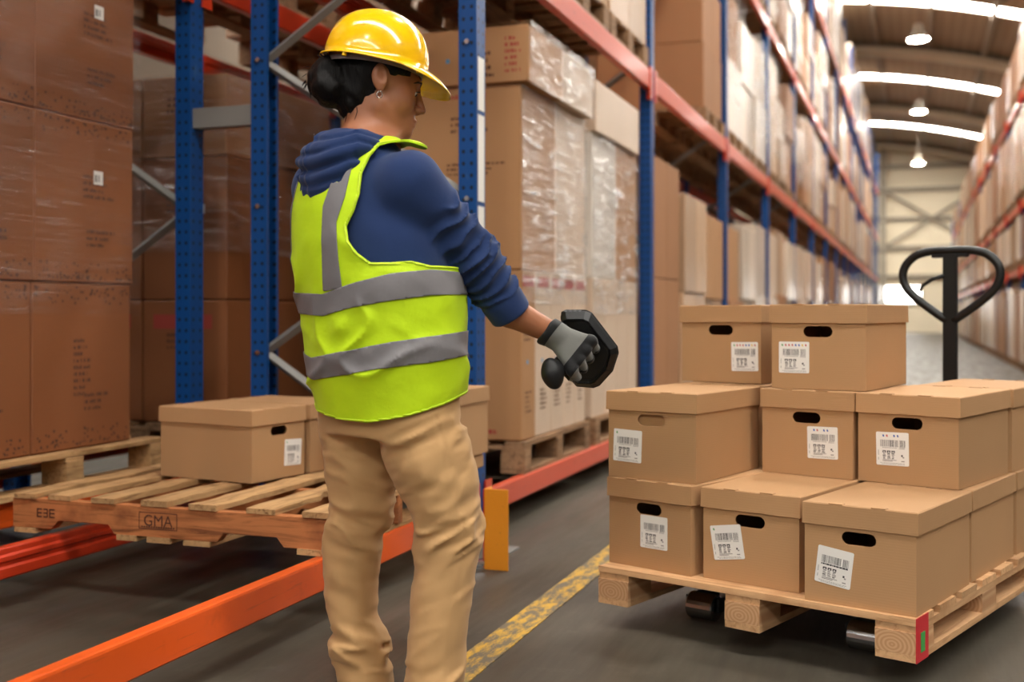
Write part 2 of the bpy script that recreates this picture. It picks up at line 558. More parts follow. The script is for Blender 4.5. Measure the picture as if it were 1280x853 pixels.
def rack_row(name, label, xf, xb, frames, levels, nbrace, height=8.6, aisle=1):
    t = thing(name, label, 'rack', (xf, frames[0], 0))
    um = upright_mesh(height)
    um.materials.append(M('rack_blue'))
    bmesh_cache = {}
    X = lambda x: x - xf
    Y = lambda y: y - frames[0]
    fp = MB().box(-.06, .06, -.075, .075, 0, .008).mesh('foot_plate'); fp.materials.append(M('rack_blue'))
    dz = .65
    wx = abs(xb - xf)
    brm = {}
    for s in (1, -1):
        dx = xb - xf
        b = MB().tube([(0, 0, 0), (dx, 0, dz)] if s > 0 else [(0, 0, dz), (dx, 0, 0)], .021, 4)
        brm[s] = b.mesh('brace'); brm[s].materials.append(M('galvanised'))
    for i, y in enumerate(frames):
        for x, sgn in ((xf, aisle), (xb, -aisle)):
            link('upright', um, None, t, (X(x), Y(y), 0), (0, 0, 0 if sgn > 0 else math.pi))
            if i < 4:
                link('foot_plate', fp, None, t, (X(x), Y(y), 0))
        for k in range(nbrace if i < 6 else 0):
            # zig-zag bracing: nodes on the rear post at .78 + 1.3 n, on the front post halfway between
            s = 1 if k % 2 == 0 else -1
            link('brace', brm[s], None, t, (0, Y(y), .13 + dz * k))
    for i in range(len(frames) - 1):
        y0, y1 = frames[i] + .05, frames[i + 1] - .05
        L = y1 - y0
        for j, (z, face, mf) in enumerate(levels):
            for x, sgn in ((xf, aisle), (xb, -aisle)):
                front = x == xf
                key = (round(L, 2), face, mf, front)
                if key not in BEAMS:
                    me = beam_mesh(L, face, .05, 'beam')
                    mname = mf if (front or j == 0) else 'beam_red'
                    if j == 0 and i == 0 and front:
                        mname = 'beam_orange'
                    elif j == 0:
                        mname = 'beam_red'
                    me.materials.append(M(mname))
                    BEAMS[key] = me
                me = BEAMS[key]
                if j == 0 and i > 0 and front:
                    key2 = key + ('far',)
                    if key2 not in BEAMS:
                        m2 = me.copy(); m2.materials.clear(); m2.materials.append(M('beam_coral')); BEAMS[key2] = m2
                    me = BEAMS[key2]
                bx = X(x) + sgn * .018
                if sgn > 0:
                    link('beam', me, None, t, (bx, Y(y0), z - face))
                else:
                    link('beam', me, None, t, (bx, Y(y1), z - face), (0, 0, math.pi))
                if i < 6 and j >= 0:
                    if 'conn' not in BEAMS:
                        cm = MB().box(-.004, .004, -.035, .035, -.05, .17).box(-.03, .004, -.006, .0, -.05, .17).mesh('connector'); cm.materials.append(M('beam_red')); BEAMS['conn'] = cm
                    for yy in (y0, y1):
                        link('connector', BEAMS['conn'], None, t, (X(x) + sgn * .046, Y(yy) + (.02 if yy == y0 else -.02), z - face - .02))
    return t

FR = [1.13] + [4.39 + 3.26 * k for k in range(17)]
XF, XB = -1.75, -2.75
LV = [(.20, .10, 'beam_orange'), (2.62, .13, 'beam_coral'), (4.58, .13, 'beam_coral'), (6.75, .13, 'beam_coral')]
rackA = rack_row('pallet_rack', 'blue and orange pallet rack row beside the woman, running to the end wall', XF, XB, FR, LV, 12)
FR2 = [1.13] + [4.39 + 3.26 * k for k in range(8)]
XF2, XB2 = -3.15, -4.15
LV2 = [(.27, .10, 'beam_red'), (2.56, .12, 'beam_red'), (4.58, .12, 'beam_red'), (6.75, .12, 'beam_red')]
rackB = rack_row('pallet_rack', 'second blue pallet rack row standing back to back behind the first', XF2, XB2, FR2, LV2, 12)
FR3 = [17.6 + 3.26 * k for k in range(14)]
XF3, XB3 = 1.72, 2.72
LV3 = [(1.75, .12, 'beam_coral'), (2.86, .12, 'beam_coral'), (4.7, .12, 'beam_coral')]
rackC = rack_row('pallet_rack', 'blurred pallet rack row on the right of the aisle', XF3, XB3, FR3, LV3, 0, 5.6, -1)
# row spacers between the back-to-back racks
for y in FR[1:5]:
    for z in (1.80, 4.4):
        MB().box(XB2 + 1.0 + .04, XB - .04, y - .03, y + .03, z, z + .09).obj('row_spacer', 'galvanised', rackA, (-XF, -FR[0], 0))
# white location strips and bolts on the near post
for z0, z1 in ((1.18, 1.40), (1.42, 1.78), (1.80, 2.02)):
    MB().box(.0405, .0425, -.034, .034, z0, z1).obj('location_label', 'paper', rackA, (0, FR[1] - FR[0], 0))
for z in (.78, 1.43, 2.08):
    for xx in (0, XB - XF):
        MB().tube([(xx, FR[1] - FR[0] - .062, z), (xx, FR[1] - FR[0] - .045, z)], .011, 8).obj('bolt', 'steel', rackA)

# post guard
g = thing('post_guard', 'short orange-yellow steel post guard on the floor beside the trouser leg', 'post guard', (-1.465, 3.92, 0))
MB().box(-.047, .047, -.004, .004, 0, .30).box(-.047, -.039, .004, .06, 0, .30).obj('angle', 'guard_yellow', g, bevel=.0015)
MB().box(-.053, -.0475, .0, .06, .0, .298).obj('liner', 'beam_red', g)
MB().tube([(-.085, -.01, .02), (-.03, .03, .02)], .016, 10).obj('anchor_bolt', 'steel', g)
MB().box(-.10, -.048, -.03, .40, 0, .006).obj('base_plate', 'galvanised', g)

# ================================================================== cartons and loads
CART = {}
def carton_mesh(dx, dy, dz, mat, bev=.006):
    key = (round(dx, 3), round(dy, 3), round(dz, 3), mat)
    if key not in CART:
        m = MB()
        m.box(-dx / 2, dx / 2, -dy / 2, dy / 2, 0, dz)
        me = m.mesh('carton', bevel=bev)
        me.materials.append(M(mat))
        CART[key] = me
    return CART[key]
def carton(x0, x1, y0, y1, z0, z1, mat, label, group, name='carton', gap=.004):
    me = carton_mesh(x1 - x0 - gap, y1 - y0 - gap, z1 - z0 - .003, mat)
    o = link(name, me, None, None, ((x0 + x1) / 2, (y0 + y1) / 2, z0 + .0005))
    return tag(o, label, 'carton', group)

def print_on(parent, face, cx, cz, rects, mat, off=.0012, name='print', dims=None):
    """flat printed rectangles on a carton face. face '+x' or '-y'; (cx, cz) in the face plane, metres from the carton's base centre"""
    dx, dy = dims
    m = MB()
    for (a0, a1, b0, b1) in rects:
        if face == '+x':
            x = dx / 2 + off
            m.add([(x, cx + a0, cz + b0), (x, cx + a1, cz + b0), (x, cx + a1, cz + b1), (x, cx + a0, cz + b1)], [(0, 1, 2, 3)])
        else:
            y = -dy / 2 - off
            m.add([(cx + a0, y, cz + b0), (cx + a1, y, cz + b0), (cx + a1, y, cz + b1), (cx + a0, y, cz + b1)], [(0, 1, 2, 3)])
    return m.obj(name, mat, parent)
def textish(w, rows, rh, seed):
    rr = random.Random(seed)
    out = []
    for r in range(rows):
        x = 0
        z = -r * rh * 1.9
        end = w * rr.uniform(.55, 1)
        while x < end:
            ww = rr.uniform(.25, 1.0) * rh
            out.append((x, min(x + ww, end), z, z + rh * rr.choice((.75, 1, 1))))
            x += ww + rh * rr.choice((.25, .25, .8))
    return out
def speckles(y0, y1, z0, z1, n, seed, s=.0085):
    rr = random.Random(seed)
    out = []
    for k in range(n):
        a = rr.uniform(y0, y1)
        b = z0 + (z1 - z0) * rr.random() ** 2
        q = s * rr.uniform(.6, 1.3)
        out.append((a, a + q, b, b + q))
    return out

# --- pallets ------------------------------------------------------------
def block_pallet_mesh(lx, ly, h):
    """joined low-detail pallet for far loads"""
    m = MB()
    for k in range(5):
        y = -ly / 2 + (ly - .11) * k / 4
        m.box(-lx / 2, lx / 2, y, y + .11, h - .02, h)
    for i in range(3):
        for j in range(3):
            x = -lx / 2 + (lx - .11) * i / 2
            y = -ly / 2 + (ly - .13) * j / 2
            m.box(x, x + .11, y, y + .13, .018, h - .02)
    for i in range(3):
        x = -lx / 2 + (lx - .11) * i / 2
        m.box(x, x + .11, -ly / 2, ly / 2, 0, .018)
    me = m.mesh('wooden_pallet')
    me.materials.append(M('wood_old'))
    return me
FARPAL = block_pallet_mesh(1.0, 1.0, .14)
def far_pallet(x, y, z, label):
    return tag(link('wooden_pallet', FARPAL, None, None, (x, y, z)), label, 'pallet', 'pallets in the racks')

def near_pallet(x0, x1, y0, y1, z, h, label, mat='wood_old'):
    """pallet with its boards and blocks as parts; openings face the aisle"""
    t = thing('wooden_pallet', label, 'pallet', ((x0 + x1) / 2, (y0 + y1) / 2, z))
    lx, ly = x1 - x0, y1 - y0
    for k in range(6):
        x = -lx / 2 + (lx - .10) * k / 5
        MB().box(x, x + .10, -ly / 2, ly / 2, h - .02, h, .002).obj('deck_board', mat, t)
    for j in range(3):
        y = -ly / 2 + (ly - .10) * j / 2
        MB().box(-lx / 2 + .002, lx / 2 - .002, y, y + .1, h - .038, h - .021, .001).obj('cross_board', mat, t)
        for i in range(3):
            x = -lx / 2 + (lx - .12) * i / 2
            MB().box(x, x + .12, y + .003, y + .097, .02, h - .039, .002).obj('block', mat, t)
    for i in range(3):
        x = -lx / 2 + (lx - .12) * i / 2
        MB().box(x, x + .12, -ly / 2, ly / 2, 0, .019, .001).obj('runner', mat, t)
    return t

# --- load right behind the woman (front rack, second bay): tall slim cartons under film
near_pallet(-2.76, -1.72, 4.98, 6.10, .201, .15, 'brown wooden pallet under the film-wrapped cartons right of the woman')
near_pallet(-2.76, -1.72, 6.22, 7.36, .201, .15, 'brown wooden pallet just beyond the film-wrapped load, left of the blue post')
gA = 'cartons in the film-wrapped load behind the scanner'
ys = [5.00, 5.20, 5.45, 5.66, 5.87, 6.08]
nm = ['nearest', 'second', 'third', 'fourth', 'fifth']
for k in range(5):
    c = carton(-2.70, -1.74, ys[k], ys[k + 1], .352, 1.16, 'card_pale' if k else 'card_tan', '%s tall slim carton standing on the pallet right of the woman' % nm[k], gA)
    d = (.96 - .004, ys[k + 1] - ys[k] - .004)
    print_on(c, '+x', -.07, .55, textish(.13, 4, .014, k), 'print_ink', dims=d, name='print')
    print_on(c, '+x', -.09, .73, [(0, .18, 0, .05)], 'print_red', dims=d, name='red_band')
    print_on(c, '+x', -.05, .22, textish(.10, 5, .012, k + 20), 'print_ink', dims=d, name='print')
    print_on(c, '+x', -.03, .36, [(0, .025, 0, .02)], 'print_blue', dims=d, name='print')
    if k == 0:
        print_on(c, '-y', .12, .22, textish(.22, 6, .014, 5), 'print_ink', dims=d)
        print_on(c, '-y', .05, .03, textish(.4, 3, .02, 9), 'print_red', dims=d)
        print_on(c, '-y', -.30, .6, textish(.30, 5, .02, 6), 'print_ink', dims=d)
c = carton(-2.70, -1.745, 5.0, 5.54, 1.16, 2.04, 'card_tan', 'tall carton above the slim ones, near half of the film-wrapped load', gA)
d = (.95, .536)
print_on(c, '-y', .12, .72, textish(.24, 3, .016, 1), 'print_ink', dims=d)
print_on(c, '-y', .10, .50, textish(.30, 3, .012, 2), 'print_ink', dims=d)
print_on(c, '-y', .12, .37, [(0, .10, 0, .035)], 'paper', dims=d, name='label')
print_on(c, '-y', .18, .10, textish(.2, 4, .016, 3), 'print_ink', dims=d)
print_on(c, '-y', .12, .82, textish(.28, 1, .02, 4), 'print_red', dims=d)
c = carton(-2.70, -1.745, 5.54, 6.08, 1.16, 2.04, 'card_pale', 'tall pale carton above the slim ones, far half of the film-wrapped load', gA)
c = carton(-2.66, -1.70, 4.98, 5.52, 2.04, 2.31, 'card_tan', 'low top carton on the film-wrapped load, printed side toward the woman', gA)
d = (.956, .536)
print_on(c, '-y', .17, .17, textish(.16, 5, .018, 31), 'print_ink', dims=d)
print_on(c, '-y', .36, .20, textish(.09, 6, .016, 32), 'print_red', dims=d)
print_on(c, '-y', .06, .11, [(0, .02, 0, .02)], 'print_blue', dims=d)
c = carton(-2.66, -1.70, 5.52, 6.08, 2.04, 2.31, 'card_pale', 'low top carton at the far end of the film-wrapped load', gA)
for k, (a, b) in enumerate(((6.24, 6.52), (6.52, 6.80), (6.80, 7.08), (7.08, 7.34))):
    carton(-2.70, -1.745, a, b, .352, 1.16, 'card_pale', '%s pale slim carton of the load beside the second blue post' % nm[k], gA)
carton(-2.70, -1.75, 6.24, 6.80, 1.16, 2.0, 'card_white', 'whitish upper carton of the load beside the second blue post', gA)
carton(-2.70, -1.75, 6.80, 7.34, 1.16, 2.0, 'card_tan', 'tan upper carton of the load touching the second blue post', gA)
carton(-2.66, -1.72, 6.24, 7.30, 2.0, 2.30, 'card_pale', 'long low carton on top of the load beside the second blue post', gA)

def film(name, x0, x1, y0, y1, z0, z1, mat, label, n=10, top=True, sides=('+x', '-y')):
    """thin crinkled plastic skin over a load"""
    rr = np.random.RandomState(int(abs(x0 * 97 + y0 * 31)) % 1000)
    verts = []; faces = []
    def grid(P, nu, nv, nrm):
        b = len(verts)
        for i in range(nu + 1):
            for j in range(nv + 1):
                p = P(i / nu, j / nv)
                e = .006 * rr.rand() if 0 < i < nu and 0 < j < nv else 0
                verts.append(tuple(p[q] + nrm[q] * e for q in range(3)))
        for i in range(nu):
            for j in range(nv):
                a = b + i * (nv + 1) + j
                faces.append((a, a + nv + 1, a + nv + 2, a + 1))
    if '+x' in sides:
        grid(lambda u, v: (x1, y0 + (y1 - y0) * u, z0 + (z1 - z0) * v), n, n, (1, 0, 0))
    if '-y' in sides:
        grid(lambda u, v: (x0 + (x1 - x0) * u, y0, z0 + (z1 - z0) * v), n, n, (0, -1, 0))
    if top:
        grid(lambda u, v: (x0 + (x1 - x0) * u, y0 + (y1 - y0) * v, z1), n, n, (0, 0, 1))
    cx, cy = (x0 + x1) / 2, (y0 + y1) / 2
    verts = [(v[0] - cx, v[1] - cy, v[2] - z0) for v in verts]
    o = link(name, mesh_from(name, verts, faces, True), mat, None, (cx, cy, z0))
    return tag(o, label, 'plastic film', 'stretch film over loads')
film('stretch_film', -2.72, -1.733, 4.985, 6.09, 1.00, 2.03, 'film_diag', 'glossy stretch film pulled diagonally around the tall load behind the scanner', 12, False, ('+x',))
film('stretch_film', -2.68, -1.688, 4.97, 6.09, 2.03, 2.322, 'film_top', 'crinkled shiny film over the top cartons of the tall load', 10, True, ('+x',))
film('stretch_film', -2.72, -1.735, 6.23, 7.35, .95, 2.02, 'film_top', 'clear film around the load beside the second blue post', 10, False, ('+x',))

# --- left stack in the back rack, first bay: big dark cartons with speckled edges
near_pallet(-4.1, -3.08, 3.00, 4.12, .271, .145, 'brown wooden pallet under the big speckled cartons at far left', 'wood_deck')
gB = 'big cartons of the stack at far left'
rowz = [.418, 1.075, 1.73, 2.40]
cy = [2.80, 3.385, 3.955]
rn = ['bottom', 'middle', 'top']
for i in range(3):
    for k in range(2):
        sh = .012 * i
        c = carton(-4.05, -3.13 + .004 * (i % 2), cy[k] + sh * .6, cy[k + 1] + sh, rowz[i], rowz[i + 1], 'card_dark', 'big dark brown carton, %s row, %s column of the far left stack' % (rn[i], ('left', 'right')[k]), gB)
        d = (.92 - .004 + .004 * (i % 2), cy[k + 1] + sh * .4 - cy[k] - .004)
        hw = d[1] / 2
        rh = rowz[i + 1] - rowz[i]
        print_on(c, '+x', 0, 0, speckles(-hw + .01, hw - .02, .012, .075, 70, i * 7 + k), 'print_ink', dims=d, name='speckles')
        print_on(c, '+x', 0, 0, [(a, b, rh - q - .003, rh - p - .003) for a, b, p, q in speckles(-hw + .01, hw - .02, .012, .075, 55, i * 7 + k + 50)], 'print_ink', dims=d, name='speckles')
        print_on(c, '+x', -.02 if i else -.06, .42, textish(.19 if i else .10, 4 if i else 9, .014, i * 3 + k), 'print_ink', dims=d)
        print_on(c, '+x', .0, .20, textish(.17, 3, .014, i * 5 + k + 9), 'print_ink', dims=d)
        if i:
            lb = print_on(c, '+x', .04, .40 if i == 1 else .42, [(0, .055, 0, .055)], 'paper', dims=d, name='label', off=.0018)
            print_on(lb, '+x', .045, .41 if i == 1 else .43, [(0, .016, 0, .028), (.022, .03, .002, .028)], 'ink_soft', dims=d, off=.0024, name='barcode')
film('stretch_film', -4.07, -3.112, 2.79, 3.99, .95, 2.41, 'film_flat', 'thin glossy film stretched around the far left carton stack', 12, False, ('+x', '-y'))
carton(-4.1, -3.2, 1.3, 2.6, .418, 2.2, 'card_dark', 'large dark carton beyond the left edge of the picture', gB)
far_pallet(-3.65, 1.95, .271, 'pallet beyond the left edge of the picture')

# --- load in the back rack, second bay (seen between the two left posts)
near_pallet(-4.12, -3.10, 4.62, 5.72, .271, .145, 'dark pallet in the back rack seen between the blue posts')
gC = 'cartons of the load seen between the two left posts'
xs = [-4.08, -3.62, -3.13]
for i, (z0, z1) in enumerate(((.418, 1.02), (1.02, 1.72), (1.72, 2.12))):
    for k in range(2):
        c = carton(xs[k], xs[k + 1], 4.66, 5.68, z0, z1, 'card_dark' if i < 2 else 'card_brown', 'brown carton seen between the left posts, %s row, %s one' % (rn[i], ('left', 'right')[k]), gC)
        d = (xs[k + 1] - xs[k] - .004, 1.016)
        print_on(c, '-y', -.10, (z1 - z0) * .7, textish(.2, 3, .016, 60 + i * 2 + k), 'print_ink', dims=d)
        if i == 1:
            print_on(c, '-y', -.16, .02, [(0, .30, 0, .0)], 'print_red', dims=d) if 0 else None
            lb = print_on(c, '-y', .06, .42, [(0, .06, 0, .045)], 'paper', dims=d, name='label', off=.0018)
            print_on(c, '-y', -.05, .12, textish(.2, 2, .02, 80 + k), 'print_ink', dims=d)
        if i == 0:
            print_on(c, '-y', -.18, .46, [(0, .34, 0, .07)], 'print_red', dims=d, name='red_band')
film('stretch_film', -4.10, -3.112, 4.645, 5.70, 1.25, 2.13, 'film_wrap', 'shiny crinkled film over the load between the two left posts', 12, True, ('+x', '-y'))
near_pallet(-4.12, -3.10, 5.95, 7.05, .271, .145, 'dark pallet deep in the back rack behind the hard hat')
for i, (z0, z1) in enumerate(((.418, 1.2), (1.2, 2.0))):
    c = carton(-4.08, -3.13, 5.97, 7.02, z0, z1, 'card_brown', 'wide brown carton behind the hard hat, %s of two' % ('lower', 'upper')[i], gC)

# --- the remaining rack loads, loosely varied
lvlname = {0: 'floor', 1: 'second', 2: 'third', 3: 'top'}
ordn = ['first', 'second', 'third', 'fourth', 'fifth', 'sixth', 'seventh', 'eighth', 'ninth', 'tenth', 'eleventh', 'twelfth', 'thirteenth', 'fourteenth', 'fifteenth', 'sixteenth', 'seventeenth']
posn = ['near', 'middle', 'far']
CN = 0
NOFILL = False
_hid = '2 4-5 9-10 14-45 51 64 76-106 111 116 136-140 142 144-145 149-166 171 176 199-200 211-226 229 232 253-262 291 294 297-298 304 334 347 360 382 384 386 406 408 410 413 423 430 432 434 442-443 456 458 461 465 467 475 480 482 487 491-492 502-521 525-526 530-552 554-595 597 602-613 620-625 640 645 672 708 758 782 808 811 813-814 825-826 831 837 849 855 861 867 870 873-874 876 879 882 885-886 892 895 897 900 902 913-914 917-922 924-925 927-931 937-938'   # loads that other loads hide completely
HIDDEN = set()
for _r in _hid.split():
    _a, _, _b = _r.partition('-')
    HIDDEN.update(range(int(_a), int(_b or _a) + 1))
FARC, FARP = MB(), MB()
def load(x0, x1, y0, y1, z, h, rr, words, group, cols=2, rows=2, aisle=1, far=False):
    global CN
    CN += 1
    hid = () if 'back' in group else HIDDEN
    if NOFILL:
        pass
    elif far and CN not in hid:
        FARP.box(x0, x1, y0, y1, z + .1, z + .141); FARP.box(x0, x1, y0, y0 + .12, z + .001, z + .1); FARP.box(x0, x1, y1 - .12, y1, z + .001, z + .1)
    elif CN not in hid:
        far_pallet((x0 + x1) / 2, (y0 + y1) / 2, z + .001, 'pallet under %s' % words)['cn'] = CN
    pal = ['card_brown', 'card_brown', 'card_tan', 'card_far'] if group == 'cartons in the back rack' or 'second level, first left' in words else ['card_far', 'card_tan', 'card_farpale', 'card_far', 'card_pale', 'card_brown']
    base = rr.choice(pal)
    z0 = z + .143
    ny = cols
    for r in range(rows):
        zz0 = z0 + h * r / rows
        zz1 = z0 + h * (r + 1) / rows
        mat = base if rr.random() < .7 else rr.choice(pal)
        ox = rr.uniform(-.03, .03)
        for k in range(ny):
            a = y0 + (y1 - y0) * k / ny
            b = y0 + (y1 - y0) * (k + 1) / ny
            pos = ('upper ', 'lower ')[r == 0] if rows > 1 else ''
            pos += (('near', 'far')[k] if ny == 2 else ('near', 'middle', 'far')[k] if ny == 3 else '')
            CN += 1
            if CN in hid or NOFILL:
                continue
            if far:
                FARC.cur = ('card_far', 'card_tan', 'card_farpale', 'card_pale', 'card_brown').index(mat)
                FARC.box(x0 + ox, x1 + ox, a, b - .01, zz0, zz1)
                continue
            carton(x0 + ox, x1 + ox, a, b, zz0, zz1, mat, '%s carton of %s' % (pos.strip() or 'large', words), group)['cn'] = CN

rr = random.Random(5)
rf = random.Random(8)
def wrap(x1, y0, y1, z, h, words):
    if rf.random() < .65:
        film('stretch_film', x1 - .9, x1 + .045, y0, y1, z + .145 + h * rf.uniform(0, .4), z + .145 + h, rf.choice(('film_wrap', 'film_top', 'film_wrap')), 'shiny film wrapped around %s' % words, 6, False, ('+x', '-y'))
for i in range(1, 15):
    ya, yb = FR[i] + .08, FR[i + 1] - .08
    for lv in range(4):
        z = LV[lv][0]
        if i == 1 and lv == 0:
            continue
        n = 3
        for p in range(n):
            if i == 2 and lv == 0 and p == 0:
                pass
            w = (yb - ya) / n
            y0 = ya + w * p + .03
            y1 = y0 + w - .07
            h = rr.uniform(1.45, 1.75) if lv in (0,) else rr.uniform(1.0, 1.55)
            if lv == 3:
                h = rr.uniform(1.0, 2.1)
            near = i <= 4
            NOFILL = i == 2 and lv == 1 and p < 2
            words = 'the %s load, %s level, %s left rack bay' % (posn[p], lvlname[lv], ordn[i])
            load(XB + .05, XF + .02, y0, y1, z, h, rr, words, 'cartons in the left rack', 2 if near else 1, 2 if i <= 7 else 1, far=i >= 9)
            if 1 <= i <= 6 and 0 < lv < 3 and not (i <= 2 and lv == 1):
                wrap(XF + .02, y0 - .01, y1 + .01, z, h, words)
NOFILL = False
for i in range(0, 6):
    ya, yb = FR2[i] + .1, FR2[i + 1] - .1
    for lv in range(1, 3) if i < 2 else range(0, 3):
        z = LV2[lv][0]
        n = 2
        for p in range(n):
            w = (yb - ya) / n
            y0 = ya + w * p + .1
            y1 = y0 + w - .25
            h = rr.uniform(1.1, 1.5)
            words = 'the %s load, %s level, %s back rack bay' % (('near', 'far')[p], lvlname[lv], ordn[i])
            load(XB2 + .05, XF2 + .02, y0, y1, z, h, rr, words, 'cartons in the back rack', 2, 2 if i < 3 else 1)
for i in range(0, 12):
    ya, yb = FR3[i] + .08, FR3[i + 1] - .08
    for lv in range(4):
        z = [0, 1.75, 2.86, 4.7][lv]
        H = [1.35, .78, 1.45, .95][lv]
        for p in range(3):
            w = (yb - ya) / 3
            y0 = ya + w * p + .04
            y1 = y0 + w - .08
            words = 'the %s load, %s level, %s right rack bay' % (posn[p], lvlname[lv], ordn[i])
            load(XF3 - .06, XB3 - .05, y0, y1, z, H * rr.uniform(.85, 1), rr, words, 'cartons in the right rack', 2 if i < 3 and lv < 3 else 1, 1, far=i >= 5)

fc = link('distant_cartons', FARC.mesh('distant_cartons', ['card_far', 'card_tan', 'card_farpale', 'card_pale', 'card_brown']))
tag(fc, 'blurred distant cartons filling the far ends of both rack rows', 'cartons'); fc['kind'] = 'stuff'
fc = FARP.obj('distant_pallets', 'wood_old')
tag(fc, 'blurred distant pallets under the cartons at the far rack ends', 'pallets'); fc['kind'] = 'stuff'
# ================================================================== file boxes
BW, BL, BH = .309, .458, .264       # outer lid width, length, total height
LIDH = .058
def stadium(cx, cz, w, h, n=7):
    r = h / 2
    pts = []
    for k in range(n + 1):
        a = -math.pi / 2 + math.pi * k / n
        pts.append((cx + w / 2 - r + r * math.cos(a), cz + r * math.sin(a)))
    for k in range(n + 1):
        a = math.pi / 2 + math.pi * k / n
        pts.append((cx - w / 2 + r + r * math.cos(a), cz + r * math.sin(a)))
    return pts
def holed_panel(bm, x0, x1, z0, z1, hole, y, t):
    """upright card panel in the XZ plane with a hand hole, thickness t"""
    made = []
    for yy, flip in ((y, False), (y + t, True)):
        outer = [bm.verts.new((x, yy, z)) for x, z in ((x0, z0), (x1, z0), (x1, z1), (x0, z1))]
        inner = [bm.verts.new((x, yy, z)) for x, z in hole]
        es = [bm.edges.new((outer[i], outer[(i + 1) % 4])) for i in range(4)]
        es += [bm.edges.new((inner[i], inner[(i + 1) % len(inner)])) for i in range(len(inner))]
        bmesh.ops.triangle_fill(bm, use_beauty=True, use_dissolve=False, edges=es)
        made.append((outer, inner))
    (o1, i1), (o2, i2) = made
    for a, b in ((o1, o2), (i1, i2)):
        n = len(a)
        for k in range(n):
            try:
                bm.faces.new((a[k], a[(k + 1) % n], b[(k + 1) % n], b[k]))
            except ValueError:
                pass
def add_box_bm(bm, x0, x1, y0, y1, z0, z1):
    vs = [bm.verts.new((x, y, z)) for z in (z0, z1) for y in (y0, y1) for x in (x0, x1)]
    for f in [(0, 2, 3, 1), (4, 5, 7, 6), (0, 1, 5, 4), (2, 6, 7, 3), (0, 4, 6, 2), (1, 3, 7, 5)]:
        bm.faces.new([vs[i] for i in f])
def box_body_mesh():
    bm = bmesh.new()
    w, l, t = BW / 2 - .006, BL / 2 - .006, .004
    top = BH - .006
    hole = stadium(0, .179, .092, .034)
    holed_panel(bm, -w, w, 0, top, hole, -l, t)
    holed_panel(bm, -w, w, 0, top, hole, l - t, t)
    add_box_bm(bm, -w, -w + t, -l + t, l - t, 0, top)
    add_box_bm(bm, w - t, w, -l + t, l - t, 0, top)
    add_box_bm(bm, -w + t, w - t, -l + t, l - t, 0, .005)
    bmesh.ops.recalc_face_normals(bm, faces=bm.faces)
    me = bpy.data.meshes.new('body'); bm.to_mesh(me); bm.free()
    me.materials.append(M('card_file'))
    return me
def lid_mesh(seed):
    rr = random.Random(seed)
    w, l, t = BW / 2, BL / 2, .004
    zb, zt = BH - LIDH, BH
    bm = bmesh.new()
    # closed cap: outer shell and inner shell joined round the lower rim; skirt flares out a little and sags
    def ring(w_, l_, z, e=0, n=8):
        pts = []
        for (ax, ay), (bx, by) in (((-1, -1), (1, -1)), ((1, -1), (1, 1)), ((1, 1), (-1, 1)), ((-1, 1), (-1, -1))):
            for k in range(n):
                u = k / n
                pts.append(bm.verts.new((w_ * (ax + (bx - ax) * u) + rr.uniform(-e, e), l_ * (ay + (by - ay) * u) + rr.uniform(-e, e), z + rr.uniform(-e, e))))
        return pts
    r0 = ring(w, l, zb, .0008)
    r1 = ring(w - .001, l - .001, zt - .003, .0002)
    r2 = ring(w - .004, l - .004, zt)
    r3 = ring(w - t, l - t, zb, .0002)
    r4 = ring(w - t - .001, l - t - .001, zt - t)
    n = len(r0)
    for a, b in ((r0, r1), (r1, r2), (r3, r0), (r4, r3)):
        for k in range(n):
            bm.faces.new((a[k], a[(k + 1) % n], b[(k + 1) % n], b[k]))
    bm.faces.new(r2); bm.faces.new(r4[::-1])
    bmesh.ops.recalc_face_normals(bm, faces=bm.faces)
    me = bpy.data.meshes.new('lid'); bm.to_mesh(me); bm.free()
    me.materials.append(M('card_file'))
    return me
BODY_ME = box_body_mesh()
LID_ME = [lid_mesh(k) for k in range(3)]
TAB_ME = MB().box(-.019, .019, -.004, .010, -.0012, .0016).mesh('tab', bevel=.0006)
TAB_ME.materials.append(M('card_file'))
SLOT_ME = MB().box(-.021, .021, -.0018, .0018, -.004, .0006).mesh('slot')
SLOT_ME.materials.append(M('print_ink'))
INNER_ME = MB().box(-.075, .075, 0, .003, .10, .235).mesh('inner_flap'); INNER_ME.materials.append(M('card_file'))
